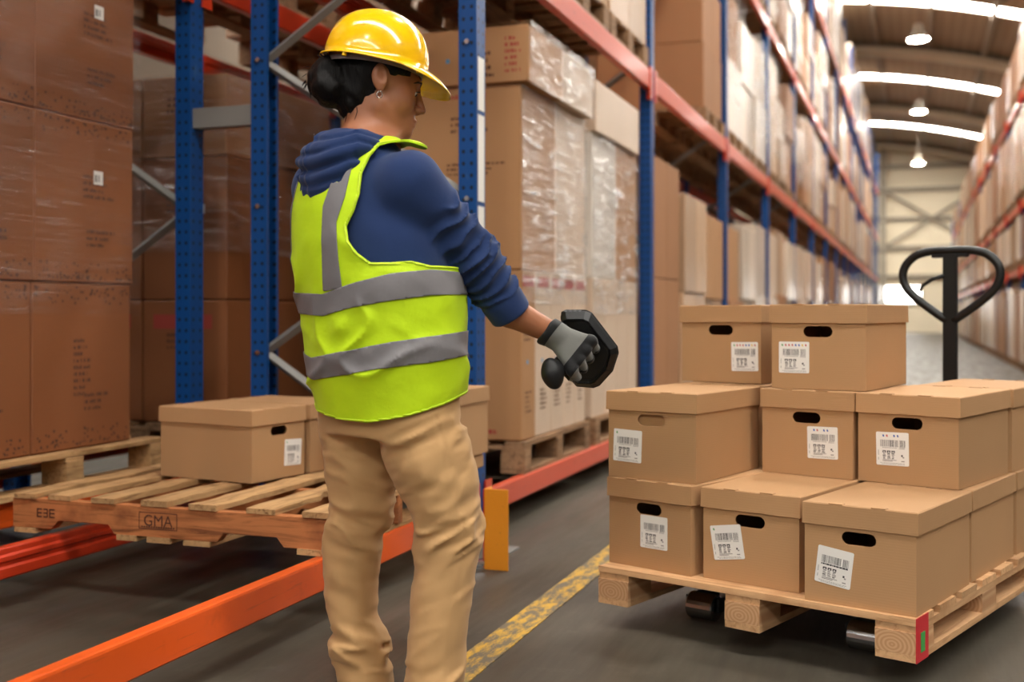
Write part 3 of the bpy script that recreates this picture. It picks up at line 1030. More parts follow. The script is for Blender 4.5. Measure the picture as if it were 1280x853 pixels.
def label_mesh(seed, dots):
    rr = random.Random(seed)
    m = MB()
    def q(x0, x1, z0, z1, mi, lev=1):
        m.cur = mi
        y = -.0006 * lev
        m.add([(x0, y, z0), (x1, y, z0), (x1, y, z1), (x0, y, z1)], [(0, 1, 2, 3)])
    S = .049
    m.cur = 0
    pts = []
    for cx, cz, a0 in ((S - .004, -S + .004, -90), (S - .004, S - .004, 0), (-S + .004, S - .004, 90), (-S + .004, -S + .004, 180)):
        for k in range(4):
            a = R(a0 + 30 * k)
            pts.append((cx + .004 * math.cos(a), cz + .004 * math.sin(a)))
    m.prism(pts, 'y', 0, -.0005)
    # barcode
    x = -.036
    while x < .038:
        w = rr.choice((.0007, .0011, .0016))
        if not (.017 < x < .021):
            q(x, x + w, .006, .026, 1 if rr.random() < .6 else 2)
        x += w + rr.choice((.0006, .0010, .0014))
    for (x0, x1, z0) in ((-.030, .012, .002), (.020, .036, .000), (.020, .036, .0035)):
        xx = x0
        while xx < x1:
            q(xx, xx + .0017, z0, z0 + .0021, 2)
            xx += .0026
    for k in range(3):
        x0 = -.030 + k * .0135
        q(x0, x0 + .0105, -.012, -.0055, 1)
        q(x0 + .003, x0 + .0075, -.011, -.0085, 0, 1.6)
        for r in range(5):
            q(x0 + rr.uniform(0, .002), x0 + rr.uniform(.007, .0115), -.0155 - r * .0036, -.0155 - r * .0036 + .0024, 2 if rr.random() < .6 else 1)
    for r in range(2):
        q(-.030, .012 - r * .012, -.034 - .0034 * r, -.032 - .0034 * r, 2)
    q(.026, .031, -.022, -.0165, 1); q(.030, .035, -.026, -.022, 2); q(.026, .036, -.037, -.034, 2)
    q(-.043, -.0415, -.02, -.004, 2); q(-.043, -.0415, -.034, -.026, 2)
    for r in range(2):
        xx = -.038 + .006 * r
        while xx < .036:
            w = rr.uniform(.002, .006)
            q(xx, xx + w, -.0425 - .0032 * r, -.0412 - .0032 * r, 2)
            xx += w + .0014
    cs = {8: (5, 3, 3, 3, 4, 4, 6, 3), 4: (0, 4, 3, 0, 4, 4, 0, 0), 1: (5,)}.get(dots, ())
    for k, ci in enumerate(cs):
        if ci:
            x0 = -.040 + k * .0108
            q(x0, x0 + .0042, .0365, .0415, ci)
            q(x0 + .001, x0 + .0052, .035, .0385, ci, 1.3)
    if dots == 0:
        xx = -.036
        while xx < .038:
            w = rr.uniform(.002, .008)
            q(xx, xx + w, .0005, .0046, 1, 1.4)
            xx += w + .0013
    me = m.mesh('shipping_label', ['paper', 'ink', 'ink_soft', 'ink_red', 'ink_blue', 'ink_green', 'ink_yellow'])
    return me
LABELS = {}
BOX_N = 0
def file_box(fr, yaw, z, label, lab=None, flap=False, group=None, anchor='FR', turn=False, name='file_box'):
    """fr: front-right (or front-left) corner of the lid on the ground plane; yaw in degrees; lab = (fraction along the front, height, tilt, dots)"""
    global BOX_N
    a = R(yaw)
    u = Vector((math.cos(a), math.sin(a))); v = Vector((-u.y, u.x))
    w_, l_ = (BL, BW) if turn else (BW, BL)
    c = Vector(fr) + (u * (-w_ / 2) if anchor == 'FR' else u * (w_ / 2)) + v * (l_ / 2)
    t = thing(name, label, 'box', (c.x, c.y, z), a + (math.pi / 2 if turn else 0), group)
    link('body', BODY_ME, None, t)
    ld = link('lid', LID_ME[BOX_N % 3], None, t, (0, 0, 0), (random.uniform(-.004, .004), random.uniform(-.004, .004), 0))
    for sx in (-.062, .052):
        for yy, rz in ((-BL / 2 + .0045, 0), (BL / 2 - .0045, math.pi)):
            link('tab', TAB_ME, None, ld, (sx, yy, BH), (0, 0, rz))
            link('slot', SLOT_ME, None, ld, (sx, yy + (.011 if rz == 0 else -.011), BH))
    if flap:
        link('inner_flap', INNER_ME, None, t, (0, -BL / 2 + .018, 0))
    if lab:
        fx, lz, tilt, dots = lab
        if (dots, BOX_N % 3) not in LABELS:
            LABELS[(dots, BOX_N % 3)] = label_mesh(dots * 10 + BOX_N % 3, dots)
        lo = link('shipping_label', LABELS[(dots, BOX_N % 3)], None, t, (-BW / 2 + BW * fx, -BL / 2 + .0056, lz), (0, R(tilt), 0))
        lo['label'] = 'white barcode label'
    BOX_N += 1
    return t
ZP = .185
gS = 'file boxes stacked on the pallet truck'
LAY = [ZP + .0005, ZP + BH + .002, ZP + 2 * BH + .004]
file_box((.005, 3.009), -18.4, LAY[0], 'brown lidded box at the front corner of the bottom layer, above the red mark', (.285, .098, 7, 0), group=gS)
file_box((-.297, 3.165), -19.4, LAY[0], 'brown lidded box in the middle of the bottom layer, label tilted', (.27, .112, -9, 1), group=gS)
file_box((-.614, 3.258), -22.8, LAY[0], 'brown lidded box at the left end of the bottom layer', (.56, .112, 0, 2), group=gS)
file_box((.153, 3.455), -18.4, LAY[0], 'brown lidded box behind the front corner box, bottom layer, with a shadow on its side', group=gS)
file_box((-.147, 3.612), -18.8, LAY[0], 'hidden brown box in the middle of the bottom layer, second row', group=gS)
file_box((-.468, 3.715), -20.0, LAY[0], 'hidden brown box at the left of the bottom layer, second row', group=gS)
file_box((.305, 3.905), -18.4, LAY[0], 'brown box cut by the right picture edge, bottom layer', group=gS)
file_box((-.602, 3.285), -16.1, LAY[1], 'brown lidded box at the left of the second layer, hand hole closed by a flap', (.235, .098, 2, 1), True, gS)
file_box((-.175, 3.534), -19.4, LAY[1], 'brown lidded box in the middle of the second layer, set back', (.67, .105, -1, 4), group=gS)
file_box((.118, 3.431), -20.7, LAY[1], 'brown lidded box at the right of the second layer, below the truck handle', (.36, .102, -1, 4), group=gS)
file_box((.290, 3.880), -20.4, LAY[1], 'brown box cut by the right picture edge, second layer', group=gS)
file_box((-.466, 3.765), -17.0, LAY[1], 'hidden brown box carrying the left top box, second layer', group=gS)
file_box((-.484, 3.826), -17.5, LAY[2], 'topmost brown lidded box on the left, its label at the right', (.79, .090, -1, 8), group=gS)
file_box((-.138, 3.561), -14.5, LAY[2], 'topmost brown lidded box on the right, in front of the truck handle', (.255, .098, 0, 8), group=gS)

# ================================================================== pallet under them
pal = thing('wooden_pallet', 'new pale wooden pallet under the stacked file boxes, corner painted red', 'pallet', (0, 2.998, .074), R(-19.6))
PWD, PLN, PHT = .965, 1.2, .111
bw = .105
for k in range(7):
    y = (PLN - .13) * k / 6
    MB().box(-PWD, 0, y, y + .13, PHT - .018, PHT, .0010).obj('deck_board', 'wood_new_x', pal)
for i in range(3):
    x = -PWD + (PWD - bw) * i / 2
    MB().box(x, x + bw, .004, PLN - .004, PHT - .037, PHT - .0185, .0006).obj('stringer_board', 'wood_new', pal)
    for j in range(3):
        y = (PLN - .13) * j / 2
        MB().box(x, x + bw, y, y + .13, .0185, PHT - .0375, .0008).obj('block', 'wood_block', pal)
    MB().box(x, x + bw, .0, PLN, 0, .018, .0008).obj('runner', 'wood_new', pal)
p_ = MB().box(.0002, .0022, -.001, .085, 0, PHT + .002).obj('red_paint', 'paint_red', pal)
p_['label'] = 'red painted corner'
p_ = MB().box(.0024, .0032, .028, .058, .022, .072).obj('green_sticker', 'sticker_green', pal)
p_['label'] = 'small green sticker'

# ================================================================== pallet truck
pj = thing('pallet_truck', 'black hand pallet truck with loop handle, standing behind the stacked boxes', 'pallet truck', (0, 2.998, 0), R(-19.6))
for x in (-.755, -.235):
    MB().prism([(x - .075, .118), (x - .075, .072), (x - .068, .072), (x - .068, .112), (x + .068, .112), (x + .068, .072), (x + .075, .072), (x + .075, .118)], 'y', .34, 1.44).obj('fork', 'black_paint', pj)
    w = MB().tube([(x - .045, .27, .042), (x + .045, .27, .042)], .041, 24).obj('roller', 'steel', pj, bevel=.003)
    MB().box(x - .058, x - .05, .26, .46, .03, .072).box(x + .05, x + .058, .26, .46, .03, .072).obj('roller_bracket', 'black_paint', pj)
HX = -.4925                         # handle on the truck's middle line
MB().box(HX - .335, HX + .335, 1.43, 1.47, .06, .30).obj('head_plate', 'black_paint', pj, bevel=.006)
MB().box(HX - .11, HX + .11, 1.47, 1.62, .10, .40).obj('pump_body', 'black_paint', pj, bevel=.02)
MB().tube([(HX, 1.54, .38), (HX, 1.54, .50)], .035, 16).obj('pump_cylinder', 'steel', pj)
for s in (-1, 1):
    MB().tube([(HX + s * .03, 1.54, .09), (HX + s * .085, 1.54, .09)], .09, 22).obj('steer_wheel', 'black_rubber', pj, bevel=.004)
# handle: flat bar shaft and a loop, facing the camera
hx, hy = HX + .055, 1.60
MB().box(hx - .026, hx + .026, hy - .014, hy + .014, .40, 1.185).obj('handle_shaft', 'black_paint', pj, bevel=.004)
loop = []
def bez(p0, p1, p2, p3, n):
    return [tuple(((1 - t) ** 3) * a + 3 * ((1 - t) ** 2) * t * b + 3 * (1 - t) * t * t * c + t ** 3 * d for a, b, c, d in zip(p0, p1, p2, p3)) for t in [i / n for i in range(n)]]
half = bez((0, 1.195), (.06, 1.197), (.105, 1.194), (.135, 1.178), 8) + bez((.135, 1.178), (.185, 1.145), (.195, 1.105), (.172, 1.058), 10) + bez((.172, 1.058), (.150, 1.02), (.07, .965), (.012, .925), 10) + [(.012, .925)]
lp = [(hx - x, hy, z) for x, z in half[::-1]] + [(hx + x, hy, z) for x, z in half[1:]]
MB().tube(lp, .0165, 12).obj('handle_loop', 'black_paint', pj, smooth=True)
MB().box(hx - .07, hx + .07, hy - .012, hy + .012, 1.168, 1.186).obj('grip_plate', 'black_rubber', pj, bevel=.004)
MB().tube([(hx - .02, hy - .01, 1.10), (hx - .065, hy - .012, 1.085), (hx - .10, hy - .014, 1.062), (hx - .112, hy - .014, 1.04)], [.009, .008, .007, .006], 8).obj('release_lever', 'black_paint', pj, smooth=True)

# ================================================================== old pallet on the near rack beams
gp = thing('wooden_pallet', 'old notched wooden pallet marked GMA lying across the orange beams', 'pallet', (-2.935, 3.085, .201))
GL, GW = 1.235, 1.0
SZ0, SZ1 = .017, .117
for j, y in enumerate((0, .485, .965)):
    nt = .030
    poly = [(0, SZ0), (.165, SZ0), (.195, SZ0 + nt), (.40, SZ0 + nt), (.425, SZ0), (.825, SZ0), (.85, SZ0 + nt), (1.045, SZ0 + nt), (1.07, SZ0), (GL, SZ0), (GL, SZ1), (0, SZ1)]
    MB().prism(poly, 'y', y, y + .037).obj('stringer', 'wood_stringer', gp, bevel=.002)
def rough_board(x0, x1, y0, y1, z0, z1, seed, chip=.012):
    rr = random.Random(seed)
    n = 14
    L = []; Rr = []
    for k in range(n + 1):
        y = y0 + (y1 - y0) * k / n
        L.append((x0 + rr.uniform(-1, 1) * .0025, y)); 
        Rr.append((x1 + rr.uniform(-1, 1) * .0025 - (chip * rr.random() if rr.random() < .3 else 0), y))
    poly = L + Rr[::-1]
    m = MB()
    nn = len(poly)
    bow = [rr.uniform(-.0025, .0025) for _ in range(n + 1)]
    bz = bow + bow[::-1]
    vs = [(p[0], p[1], z0) for p in poly] + [(p[0], p[1], z1 + b) for p, b in zip(poly, bz)]
    fs = [(i, (i + 1) % nn, nn + (i + 1) % nn, nn + i) for i in range(nn)]
    for k in range(n):
        a, b, c, d = k, k + 1, nn - 2 - k, nn - 1 - k
        fs.append((a, d, c, b)); fs.append((nn + a, nn + b, nn + c, nn + d))
    return m.add(vs, fs)
tops = [(.012, .10), (.155, .245), (.335, .43), (.535, .635), (.725, .83), (.935, 1.04), (1.14, 1.233)]
for k, (a, b) in enumerate(tops):
    rough_board(a, b, -.008 + .006 * (k % 2), GW + .008, SZ1 + .0005, SZ1 + .018, k, .03 if k in (4, 5) else .006).obj('deck_board', 'wood_deck', gp)
for k, (a, b) in enumerate(((.01, .11), (.44, .52), (.56, .65), (.70, .80), (1.12, 1.225))):
    rough_board(a, b, -.004, GW, 0, SZ0 - .0005, 30 + k).obj('bottom_board', 'wood_deck', gp)
t_ = text_mesh('stamp_text', 'GMA', .052, 'print_ink', gp, (.60, -.0012, .070), (R(90), 0, 0))
fr_ = MB()
for a in ((.525, .675, .043, .0455), (.525, .675, .0965, .099), (.525, .5275, .043, .099), (.6725, .675, .043, .099)):
    fr_.add([(a[0], -.0013, a[2]), (a[1], -.0013, a[2]), (a[1], -.0013, a[3]), (a[0], -.0013, a[3])], [(0, 1, 2, 3)])
for k in range(14):
    x = .535 + k * .0095
    fr_.add([(x, -.0013, .0485), (x + .006, -.0013, .0485), (x + .006, -.0013, .0535), (x, -.0013, .0535)], [(0, 1, 2, 3)])
fr_.obj('stamp_frame', 'print_ink', gp)
sm = MB()
for k, (x, w, h) in enumerate(((.105, .022, .030), (.132, .020, .034), (.157, .024, .028))):
    for dz in (0, .013, .026):
        sm.add([(x, -.0012, .055 + dz), (x + w, -.0012, .055 + dz), (x + w, -.0012, .060 + dz), (x, -.0012, .060 + dz)], [(0, 1, 2, 3)])
    sm.add([(x + (k % 2) * (w - .005), -.0012, .055), (x + .005 + (k % 2) * (w - .005), -.0012, .055), (x + .005 + (k % 2) * (w - .005), -.0012, .083), (x + (k % 2) * (w - .005), -.0012, .083)], [(0, 1, 2, 3)])
sm.obj('stamp_mark', 'print_ink', gp)
ZG = .201 + SZ1 + .0195
gD = 'file boxes on the old pallet in the rack'
file_box((-2.245, 3.50), 81.5, ZG + .002, 'brown lidded box on the old pallet, left of the woman', (.76, .090, 3, 1), group=gD, anchor='FL')
file_box((-2.192, 3.825), 83, ZG + .002, 'brown lidded box just behind the other one on the old pallet, mostly hidden', None, group=gD, anchor='FL')
flat_c = carton(-1.93, -1.62, 3.78, 4.20, ZG + .002, ZG + .060, 'card_file', 'shallow flat carton under the box behind the trouser hip', 'flat carton on the old pallet', name='flat_carton')
file_box((-1.615, 3.765), -1, ZG + .0625, 'brown lidded box at the pallet end, peeking out behind the trousers', None, group=gD)
# ================================================================== the woman: surfaces grown from blended distance fields
def smin(a, b, k):
    if k <= 0:
        return np.minimum(a, b)
    h = np.clip(.5 + .5 * (b - a) / k, 0, 1)
    return b + (a - b) * h - k * h * (1 - h)
class Field:
    def __init__(s, xs, ys, zs):
        s.ax = [np.asarray(a, np.float32) for a in (xs, ys, zs)]
        s.d = np.full([len(a) for a in s.ax], .5, np.float32)
    def blk(s, lo, hi, pad=.05):
        sl = []
        for a, l, h in zip(s.ax, lo, hi):
            i0 = int(np.searchsorted(a, l - pad)); i1 = int(np.searchsorted(a, h + pad))
            sl.append(slice(max(i0, 0), max(i1, 0)))
        sl = tuple(sl)
        X = s.ax[0][sl[0]][:, None, None]; Y = s.ax[1][sl[1]][None, :, None]; Z = s.ax[2][sl[2]][None, None, :]
        return sl, X, Y, Z
    def add(s, prim, k=.0):
        fn, lo, hi = prim
        sl, X, Y, Z = s.blk(lo, hi)
        if s.d[sl].size:
            s.d[sl] = smin(s.d[sl], fn(X, Y, Z), k)
        return s
    def cut(s, prim, k=.0):
        fn, lo, hi = prim
        sl, X, Y, Z = s.blk(lo, hi)
        if s.d[sl].size:
            s.d[sl] = -smin(-s.d[sl], fn(X, Y, Z), k)
        return s
    def warp(s, fn):
        X = s.ax[0][:, None, None]; Y = s.ax[1][None, :, None]; Z = s.ax[2][None, None, :]
        s.d = s.d + fn(X, Y, Z)
        return s
    def surf(s):
        V = s.d
        ax = s.ax
        ins = V < 0
        shp = tuple(n - 1 for n in V.shape)
        acc = np.zeros(shp + (3,), np.float32); cnt = np.zeros(shp, np.float32)
        edges = []
        for a in range(3):
            s0 = [slice(None)] * 3; s1 = [slice(None)] * 3
            s0[a] = slice(0, -1); s1[a] = slice(1, None)
            m = ins[tuple(s0)] != ins[tuple(s1)]
            idx = np.argwhere(m)
            nxt = idx.copy(); nxt[:, a] += 1
            v0 = V[tuple(idx.T)]; v1 = V[tuple(nxt.T)]
            t = v0 / (v0 - v1)
            P = np.stack([ax[q][idx[:, q]] for q in range(3)], 1)
            P[:, a] += t * (ax[a][nxt[:, a]] - ax[a][idx[:, a]])
            edges.append((a, idx, ins[tuple(idx.T)]))
            b, c = [q for q in range(3) if q != a]
            for db in (0, -1):
                for dc in (0, -1):
                    ci = idx.copy(); ci[:, b] += db; ci[:, c] += dc
                    ok = np.all((ci >= 0) & (ci < np.array(shp)), 1)
                    np.add.at(acc, tuple(ci[ok].T), P[ok]); np.add.at(cnt, tuple(ci[ok].T), 1)
        act = cnt > 0
        ids = np.full(shp, -1, np.int64); ids[act] = np.arange(act.sum())
        verts = (acc[act] / cnt[act][:, None]).astype(np.float64)
        quads = []
        for a, idx, flag in edges:
            b, c = (a + 1) % 3, (a + 2) % 3
            q = []
            okall = np.ones(len(idx), bool)
            for db, dc in ((0, 0), (-1, 0), (-1, -1), (0, -1)):
                ci = idx.copy(); ci[:, b] += db; ci[:, c] += dc
                ok = np.all((ci >= 0) & (ci < np.array(shp)), 1)
                okall &= ok
                ci = np.clip(ci, 0, np.array(shp) - 1)
                q.append(ids[tuple(ci.T)])
            q = np.stack(q, 1)
            q[~flag] = q[~flag][:, ::-1]
            quads.append(q[okall])
        return verts, np.concatenate(quads)
def relax(v, q, n=2, lam=.5):
    e = np.concatenate([q[:, [0, 1]], q[:, [1, 2]], q[:, [2, 3]], q[:, [3, 0]]])
    for _ in range(n):
        deg = np.bincount(e[:, 0], minlength=len(v)) + np.bincount(e[:, 1], minlength=len(v))
        s = np.stack([np.bincount(e[:, 0], v[e[:, 1], k], len(v)) + np.bincount(e[:, 1], v[e[:, 0], k], len(v)) for k in range(3)], 1)
        v = v * (1 - lam) + lam * s / np.maximum(deg, 1)[:, None]
    return v
def vnormals(v, t):
    fn = np.cross(v[t[:, 1]] - v[t[:, 0]], v[t[:, 2]] - v[t[:, 0]])
    n = np.stack([sum(np.bincount(t[:, j], fn[:, k], len(v)) for j in range(3)) for k in range(3)], 1)
    return n / np.maximum(np.linalg.norm(n, axis=1), 1e-12)[:, None]
def tris(q):
    return np.concatenate([q[:, [0, 1, 2]], q[:, [0, 2, 3]]])
def clip(v, t, g):
    """keep the part of a triangle mesh where g > 0, cut cleanly along g = 0"""
    pos = g > 0
    k = pos[t].sum(1)
    out = [t[k == 3]]
    V = list(map(tuple, v)); extra = {}; G = g
    new = []
    def ep(i, j):
        key = (min(i, j), max(i, j))
        if key not in extra:
            w = G[i] / (G[i] - G[j])
            extra[key] = len(V)
            V.append(tuple(v[i] * (1 - w) + v[j] * w))
        return extra[key]
    for tri in t[(k == 1) | (k == 2)]:
        tri = list(tri); p = [pos[i] for i in tri]
        if sum(p) == 1:
            r = p.index(True); a, b, c = tri[r], tri[(r + 1) % 3], tri[(r + 2) % 3]
            new.append((a, ep(a, b), ep(a, c)))
        else:
            r = p.index(False); a, b, c = tri[r], tri[(r + 1) % 3], tri[(r + 2) % 3]
            x, y = ep(a, b), ep(a, c)
            new.append((b, c, y)); new.append((b, y, x))
    T = np.concatenate(out + ([np.array(new)] if new else []))
    V = np.array(V)
    used = np.unique(T)
    mp = np.full(len(V), -1); mp[used] = np.arange(len(used))
    return V[used], mp[T]
_tab = RNG.rand(32, 32, 32).astype(np.float32)
def vnoise(x, y, z):
    x, y, z = np.broadcast_arrays(x, y, z)
    xi, yi, zi = (np.floor(a).astype(np.int32) for a in (x, y, z))
    fx, fy, fz = x - xi, y - yi, z - zi
    fx, fy, fz = (a * a * (3 - 2 * a) for a in (fx, fy, fz))
    g = lambda a, b, c: _tab[(xi + a) & 31, (yi + b) & 31, (zi + c) & 31]
    l = lambda a, b, t: a + (b - a) * t
    return l(l(l(g(0, 0, 0), g(1, 0, 0), fx), l(g(0, 1, 0), g(1, 1, 0), fx), fy), l(l(g(0, 0, 1), g(1, 0, 1), fx), l(g(0, 1, 1), g(1, 1, 1), fx), fy), fz)
def ridged(x, y, z):
    return 1 - np.abs(2 * vnoise(x, y, z) - 1) * 2
A = lambda *p: np.array(p, np.float64)
def cap(a, b, ra, rb=None, T=None):
    """tapered capsule; T maps grid coordinates to a local frame"""
    rb = ra if rb is None else rb
    a, b = np.asarray(a, float), np.asarray(b, float)
    if T is not None:
        a, b = T.w(a), T.w(b)
    ab = b - a; L2 = max(ab @ ab, 1e-12)
    def fn(X, Y, Z):
        px, py, pz = X - a[0], Y - a[1], Z - a[2]
        t = np.clip((px * ab[0] + py * ab[1] + pz * ab[2]) / L2, 0, 1)
        return np.sqrt((px - t * ab[0]) ** 2 + (py - t * ab[1]) ** 2 + (pz - t * ab[2]) ** 2) - (ra + (rb - ra) * t)
    r = max(ra, rb)
    return fn, np.minimum(a, b) - r, np.maximum(a, b) + r
def ell(c, r, T=None, B=None):
    """ellipsoid; rows of B (or of T) are its axes"""
    c = np.asarray(c, float)
    if T is not None:
        c = T.w(c); B = T.B if B is None else B @ T.B
    B = np.eye(3) if B is None else B
    def fn(X, Y, Z):
        px, py, pz = X - c[0], Y - c[1], Z - c[2]
        k0 = 0; k1 = 0
        for i in range(3):
            q = px * B[i, 0] + py * B[i, 1] + pz * B[i, 2]
            k0 = k0 + (q / r[i]) ** 2; k1 = k1 + (q / r[i] ** 2) ** 2
        k0 = np.sqrt(k0); k1 = np.sqrt(k1) + 1e-9
        return k0 * (k0 - 1) / k1
    e = np.sqrt(((B * np.asarray(r)[:, None]) ** 2).sum(0))
    return fn, c - e, c + e
class Frame:
    def __init__(s, o, B):
        s.o = np.asarray(o, float); s.B = np.asarray(B, float)
    def w(s, p):
        return s.o + np.asarray(p, float) @ s.B
def gsm(tab, n=200, sig=4):
    """resample a table of rows (z, ...) and smooth it"""
    tab = np.array(sorted(tab), float)
    z = np.linspace(tab[0, 0], tab[-1, 0], n)
    cols = [np.interp(z, tab[:, 0], tab[:, k]) for k in range(1, tab.shape[1])]
    ker = np.exp(-.5 * (np.arange(-3 * sig, 3 * sig + 1) / sig) ** 2); ker /= ker.sum()
    cols = [np.convolve(np.pad(c, 3 * sig, mode='edge'), ker, 'valid') for c in cols]
    return z, cols
def ztube(tab, phi=0., off=0., fold=None):
    """upright tube: rows (z, cx, cy, half-width, half-depth), cross-section turned by phi"""
    z, (cx, cy, a, b) = gsm(tab)
    cp, sp = math.cos(phi), math.sin(phi)
    def fn(X, Y, Z):
        zz = Z.ravel()
        I = lambda c: np.interp(zz, z, c)[None, None, :]
        x, y = X - I(cx), Y - I(cy)
        u = x * cp - y * sp; v = x * sp + y * cp
        aa, bb = I(a) + off, I(b) + off
        k0 = np.sqrt((u / aa) ** 2 + (v / bb) ** 2); k1 = np.sqrt((u / aa ** 2) ** 2 + (v / bb ** 2) ** 2) + 1e-9
        d = k0 * (k0 - 1) / k1
        if fold is not None:
            d = d + fold(X, Y, Z)
        d = np.maximum(d, np.maximum(Z - z[-1], z[0] - Z))
        return d
    m = max(a.max(), b.max()) + off
    return fn, np.array([cx.min() - m, cy.min() - m, z[0]]), np.array([cx.max() + m, cy.max() + m, z[-1]])
def grid(*segs):
    """axis samples from (start, end, step) pieces"""
    out = []
    for a, b, st in segs:
        out += list(np.arange(a, b - 1e-9, st))
    out.append(segs[-1][1])
    return np.array(out)
def skin_obj(name, v, f, mat, parent, smooth=True):
    return link(name, mesh_from(name, v, f.tolist(), smooth), mat, parent)

# --- materials
def make_cloth(name, col, rough=.85, weave=700, bump=.15, sheen=.3, var=.25):
    m = NT(name)
    n = m.noise(m.co('Object'), 6, 5)
    c = m.mix(m.math('MULTIPLY', n, var * 2), col, tuple(x * .72 for x in col[:3]) + (1,))
    m.set(Base_Color=c, Roughness=rough, Sheen_Weight=sheen, Sheen_Roughness=.5, Specular_IOR_Level=.25)
    f = m.noise(m.co('Object'), weave, 2)
    m.bump(m.math('ADD', m.math('MULTIPLY', f, .25), m.noise(m.co('Object'), 28, 4)), bump, .004)
    return m.m
make_cloth('hoodie_navy', (.014, .034, .115, 1), .9, 500, .2, .12)
make_cloth('trouser_tan', (.57, .34, .15, 1), .8, 800, .2, .1)
make_cloth('vest_lime', (.60, .86, .012, 1), .55, 900, .5, .05, .12)
make_cloth('reflective_grey', (.215, .205, .215, 1), .42, 600, .25, 0, .15)
make_cloth('glove_grey', (.17, .17, .155, 1), .85, 500, .3, .3)
make_cloth('glove_black', (.008, .008, .009, 1), .6, 400, .3, .1)
flat('vest_binding', (.62, .85, .03, 1), .6)
flat('hat_yellow', (.97, .56, .002, 1), .18, Coat_Weight=.6, Coat_Roughness=.06)
flat('hat_band', (.22, .17, .17, 1), .4)
flat('hat_inner', (.20, .07, .035, 1), .6)
flat('shoe_black', (.015, .014, .014, 1), .5)
flat('lash_black', (.01, .007, .006, 1), .5)
flat('eye_white', (.70, .66, .62, 1), .2)
flat('eye_dark', (.02, .01, .008, 1), .15)
flat('earring_metal', (.55, .50, .45, 1), .2, Metallic=1.0)
def make_skin():
    m = NT('skin')
    n = m.noise(m.co('Object'), 22, 4)
    c = m.mix(n, (.41, .165, .082, 1), (.34, .128, .061, 1))
    # lips and cheeks carry a little more red: own colour of the skin there
    m.set(Base_Color=c, Roughness=.48, Subsurface_Weight=.12, Subsurface_Radius=(.012, .004, .002), Specular_IOR_Level=.4)
    m.bump(m.noise(m.co('Object'), 260, 3), .05, .002)
make_skin()
def make_hair():
    m = NT('hair')
    v = m.co('Object', (60, 60, 9), (0, R(35), 0))
    n = m.noise(v, 3.5, 4, .6, .8)
    m.set(Base_Color=m.mix(n, (.0022, .002, .002, 1), (.006, .0045, .004, 1)), Roughness=.5, Specular_IOR_Level=.16)
    m.bump(n, .5, .005)
make_hair()

# --- pose (local frame: x to the right of the photograph, y away from it, z up)
person = thing('person', 'woman in yellow hard hat, lime safety vest and tan trousers, reaching out a scanner', 'person', (-1.207, 2.50, 0), YAW)
PHI = R(45)
FD = A(math.sin(PHI), math.cos(PHI), 0)      # where the chest points
RD = A(math.cos(PHI), -math.sin(PHI), 0)     # her right-hand side
def tor(z, c, w):
    a = w / .887
    return (z, c, 0, a, a * .757)
TORSO = [tor(.66, -.008, .172), tor(.74, -.014, .184), tor(.84, -.018, .202), tor(.936, -.022, .206), tor(1.034, -.036, .208), tor(1.132, -.052, .200), tor(1.21, -.068, .184), tor(1.27, -.074, .160), tor(1.32, -.074, .118), tor(1.37, -.066, .080)]
SH_R = A(.052, -.118, 1.254); SH_L = A(-.187, .113, 1.268)
EL_R = A(.198, -.035, 1.088); CU_R = A(.286, .008, .958); WR_R = A(.392, .045, .904)
EL_L = A(-.150, .235, 1.03); WR_L = A(.02, .345, .985)
HEAD = A(-.031, .030, 1.512)
ph, pt = R(78), R(11)
f0 = A(math.sin(ph), math.cos(ph), 0); r0 = A(math.cos(ph), -math.sin(ph), 0); z0_ = A(0, 0, 1)
HF = f0 * math.cos(pt) - z0_ * math.sin(pt); HU = z0_ * math.cos(pt) + f0 * math.sin(pt)
HT = Frame(HEAD, np.stack([HF, r0, HU]))     # head coordinates: forward, right, up

# --- body: one continuous skin from feet to crown
xs = grid((-.30, -.165, .009), (-.165, .125, .0032), (.125, .46, .006))
ys = grid((-.24, -.09, .009), (-.09, .115, .0032), (.115, .44, .009))
zs = grid((.0, .88, .012), (.88, 1.36, .008), (1.36, 1.64, .0032))
B = Field(xs, ys, zs)
B.add(ell((-.008, 0, .035), (.094, .075, .086), HT))
B.add(ell((.040, 0, -.030), (.052, .057, .082), HT), .025)
for s in (-1, 1):
    B.add(cap((.000, s * .050, -.055), (.066, s * .014, -.096), .020, .017, HT), .022)
    B.add(ell((.052, s * .040, -.030), (.030, .024, .028), HT), .020)
B.add(ell((.080, 0, -.099), (.017, .020, .016), HT), .016)
B.add(ell((.077, 0, -.068), (.021, .030, .030), HT), .016)
B.add(cap((.080, -.030, .024), (.080, .030, .024), .012, .012, HT), .016)
for s in (-1, 1):
    B.cut(ell((.098, s * .033, .003), (.016, .017, .012), HT), .010)
    B.add(ell((.0765, s * .031, .002), (.0125, .0135, .0125), HT), .004)
B.add(cap((.090, 0, .012), (.111, 0, -.034), .0065, .0100, HT), .010)
for s in (-1, 1):
    B.add(ell((.100, s * .0115, -.039), (.012, .008, .008), HT), .006)
B.add(ell((.0945, 0, -.0655), (.010, .022, .006), HT), .005)
B.add(ell((.0925, 0, -.0775), (.010, .019, .007), HT), .005)
B.cut(cap((.106, -.018, -.0715), (.106, .018, -.0715), .0035, .0035, HT), .004)
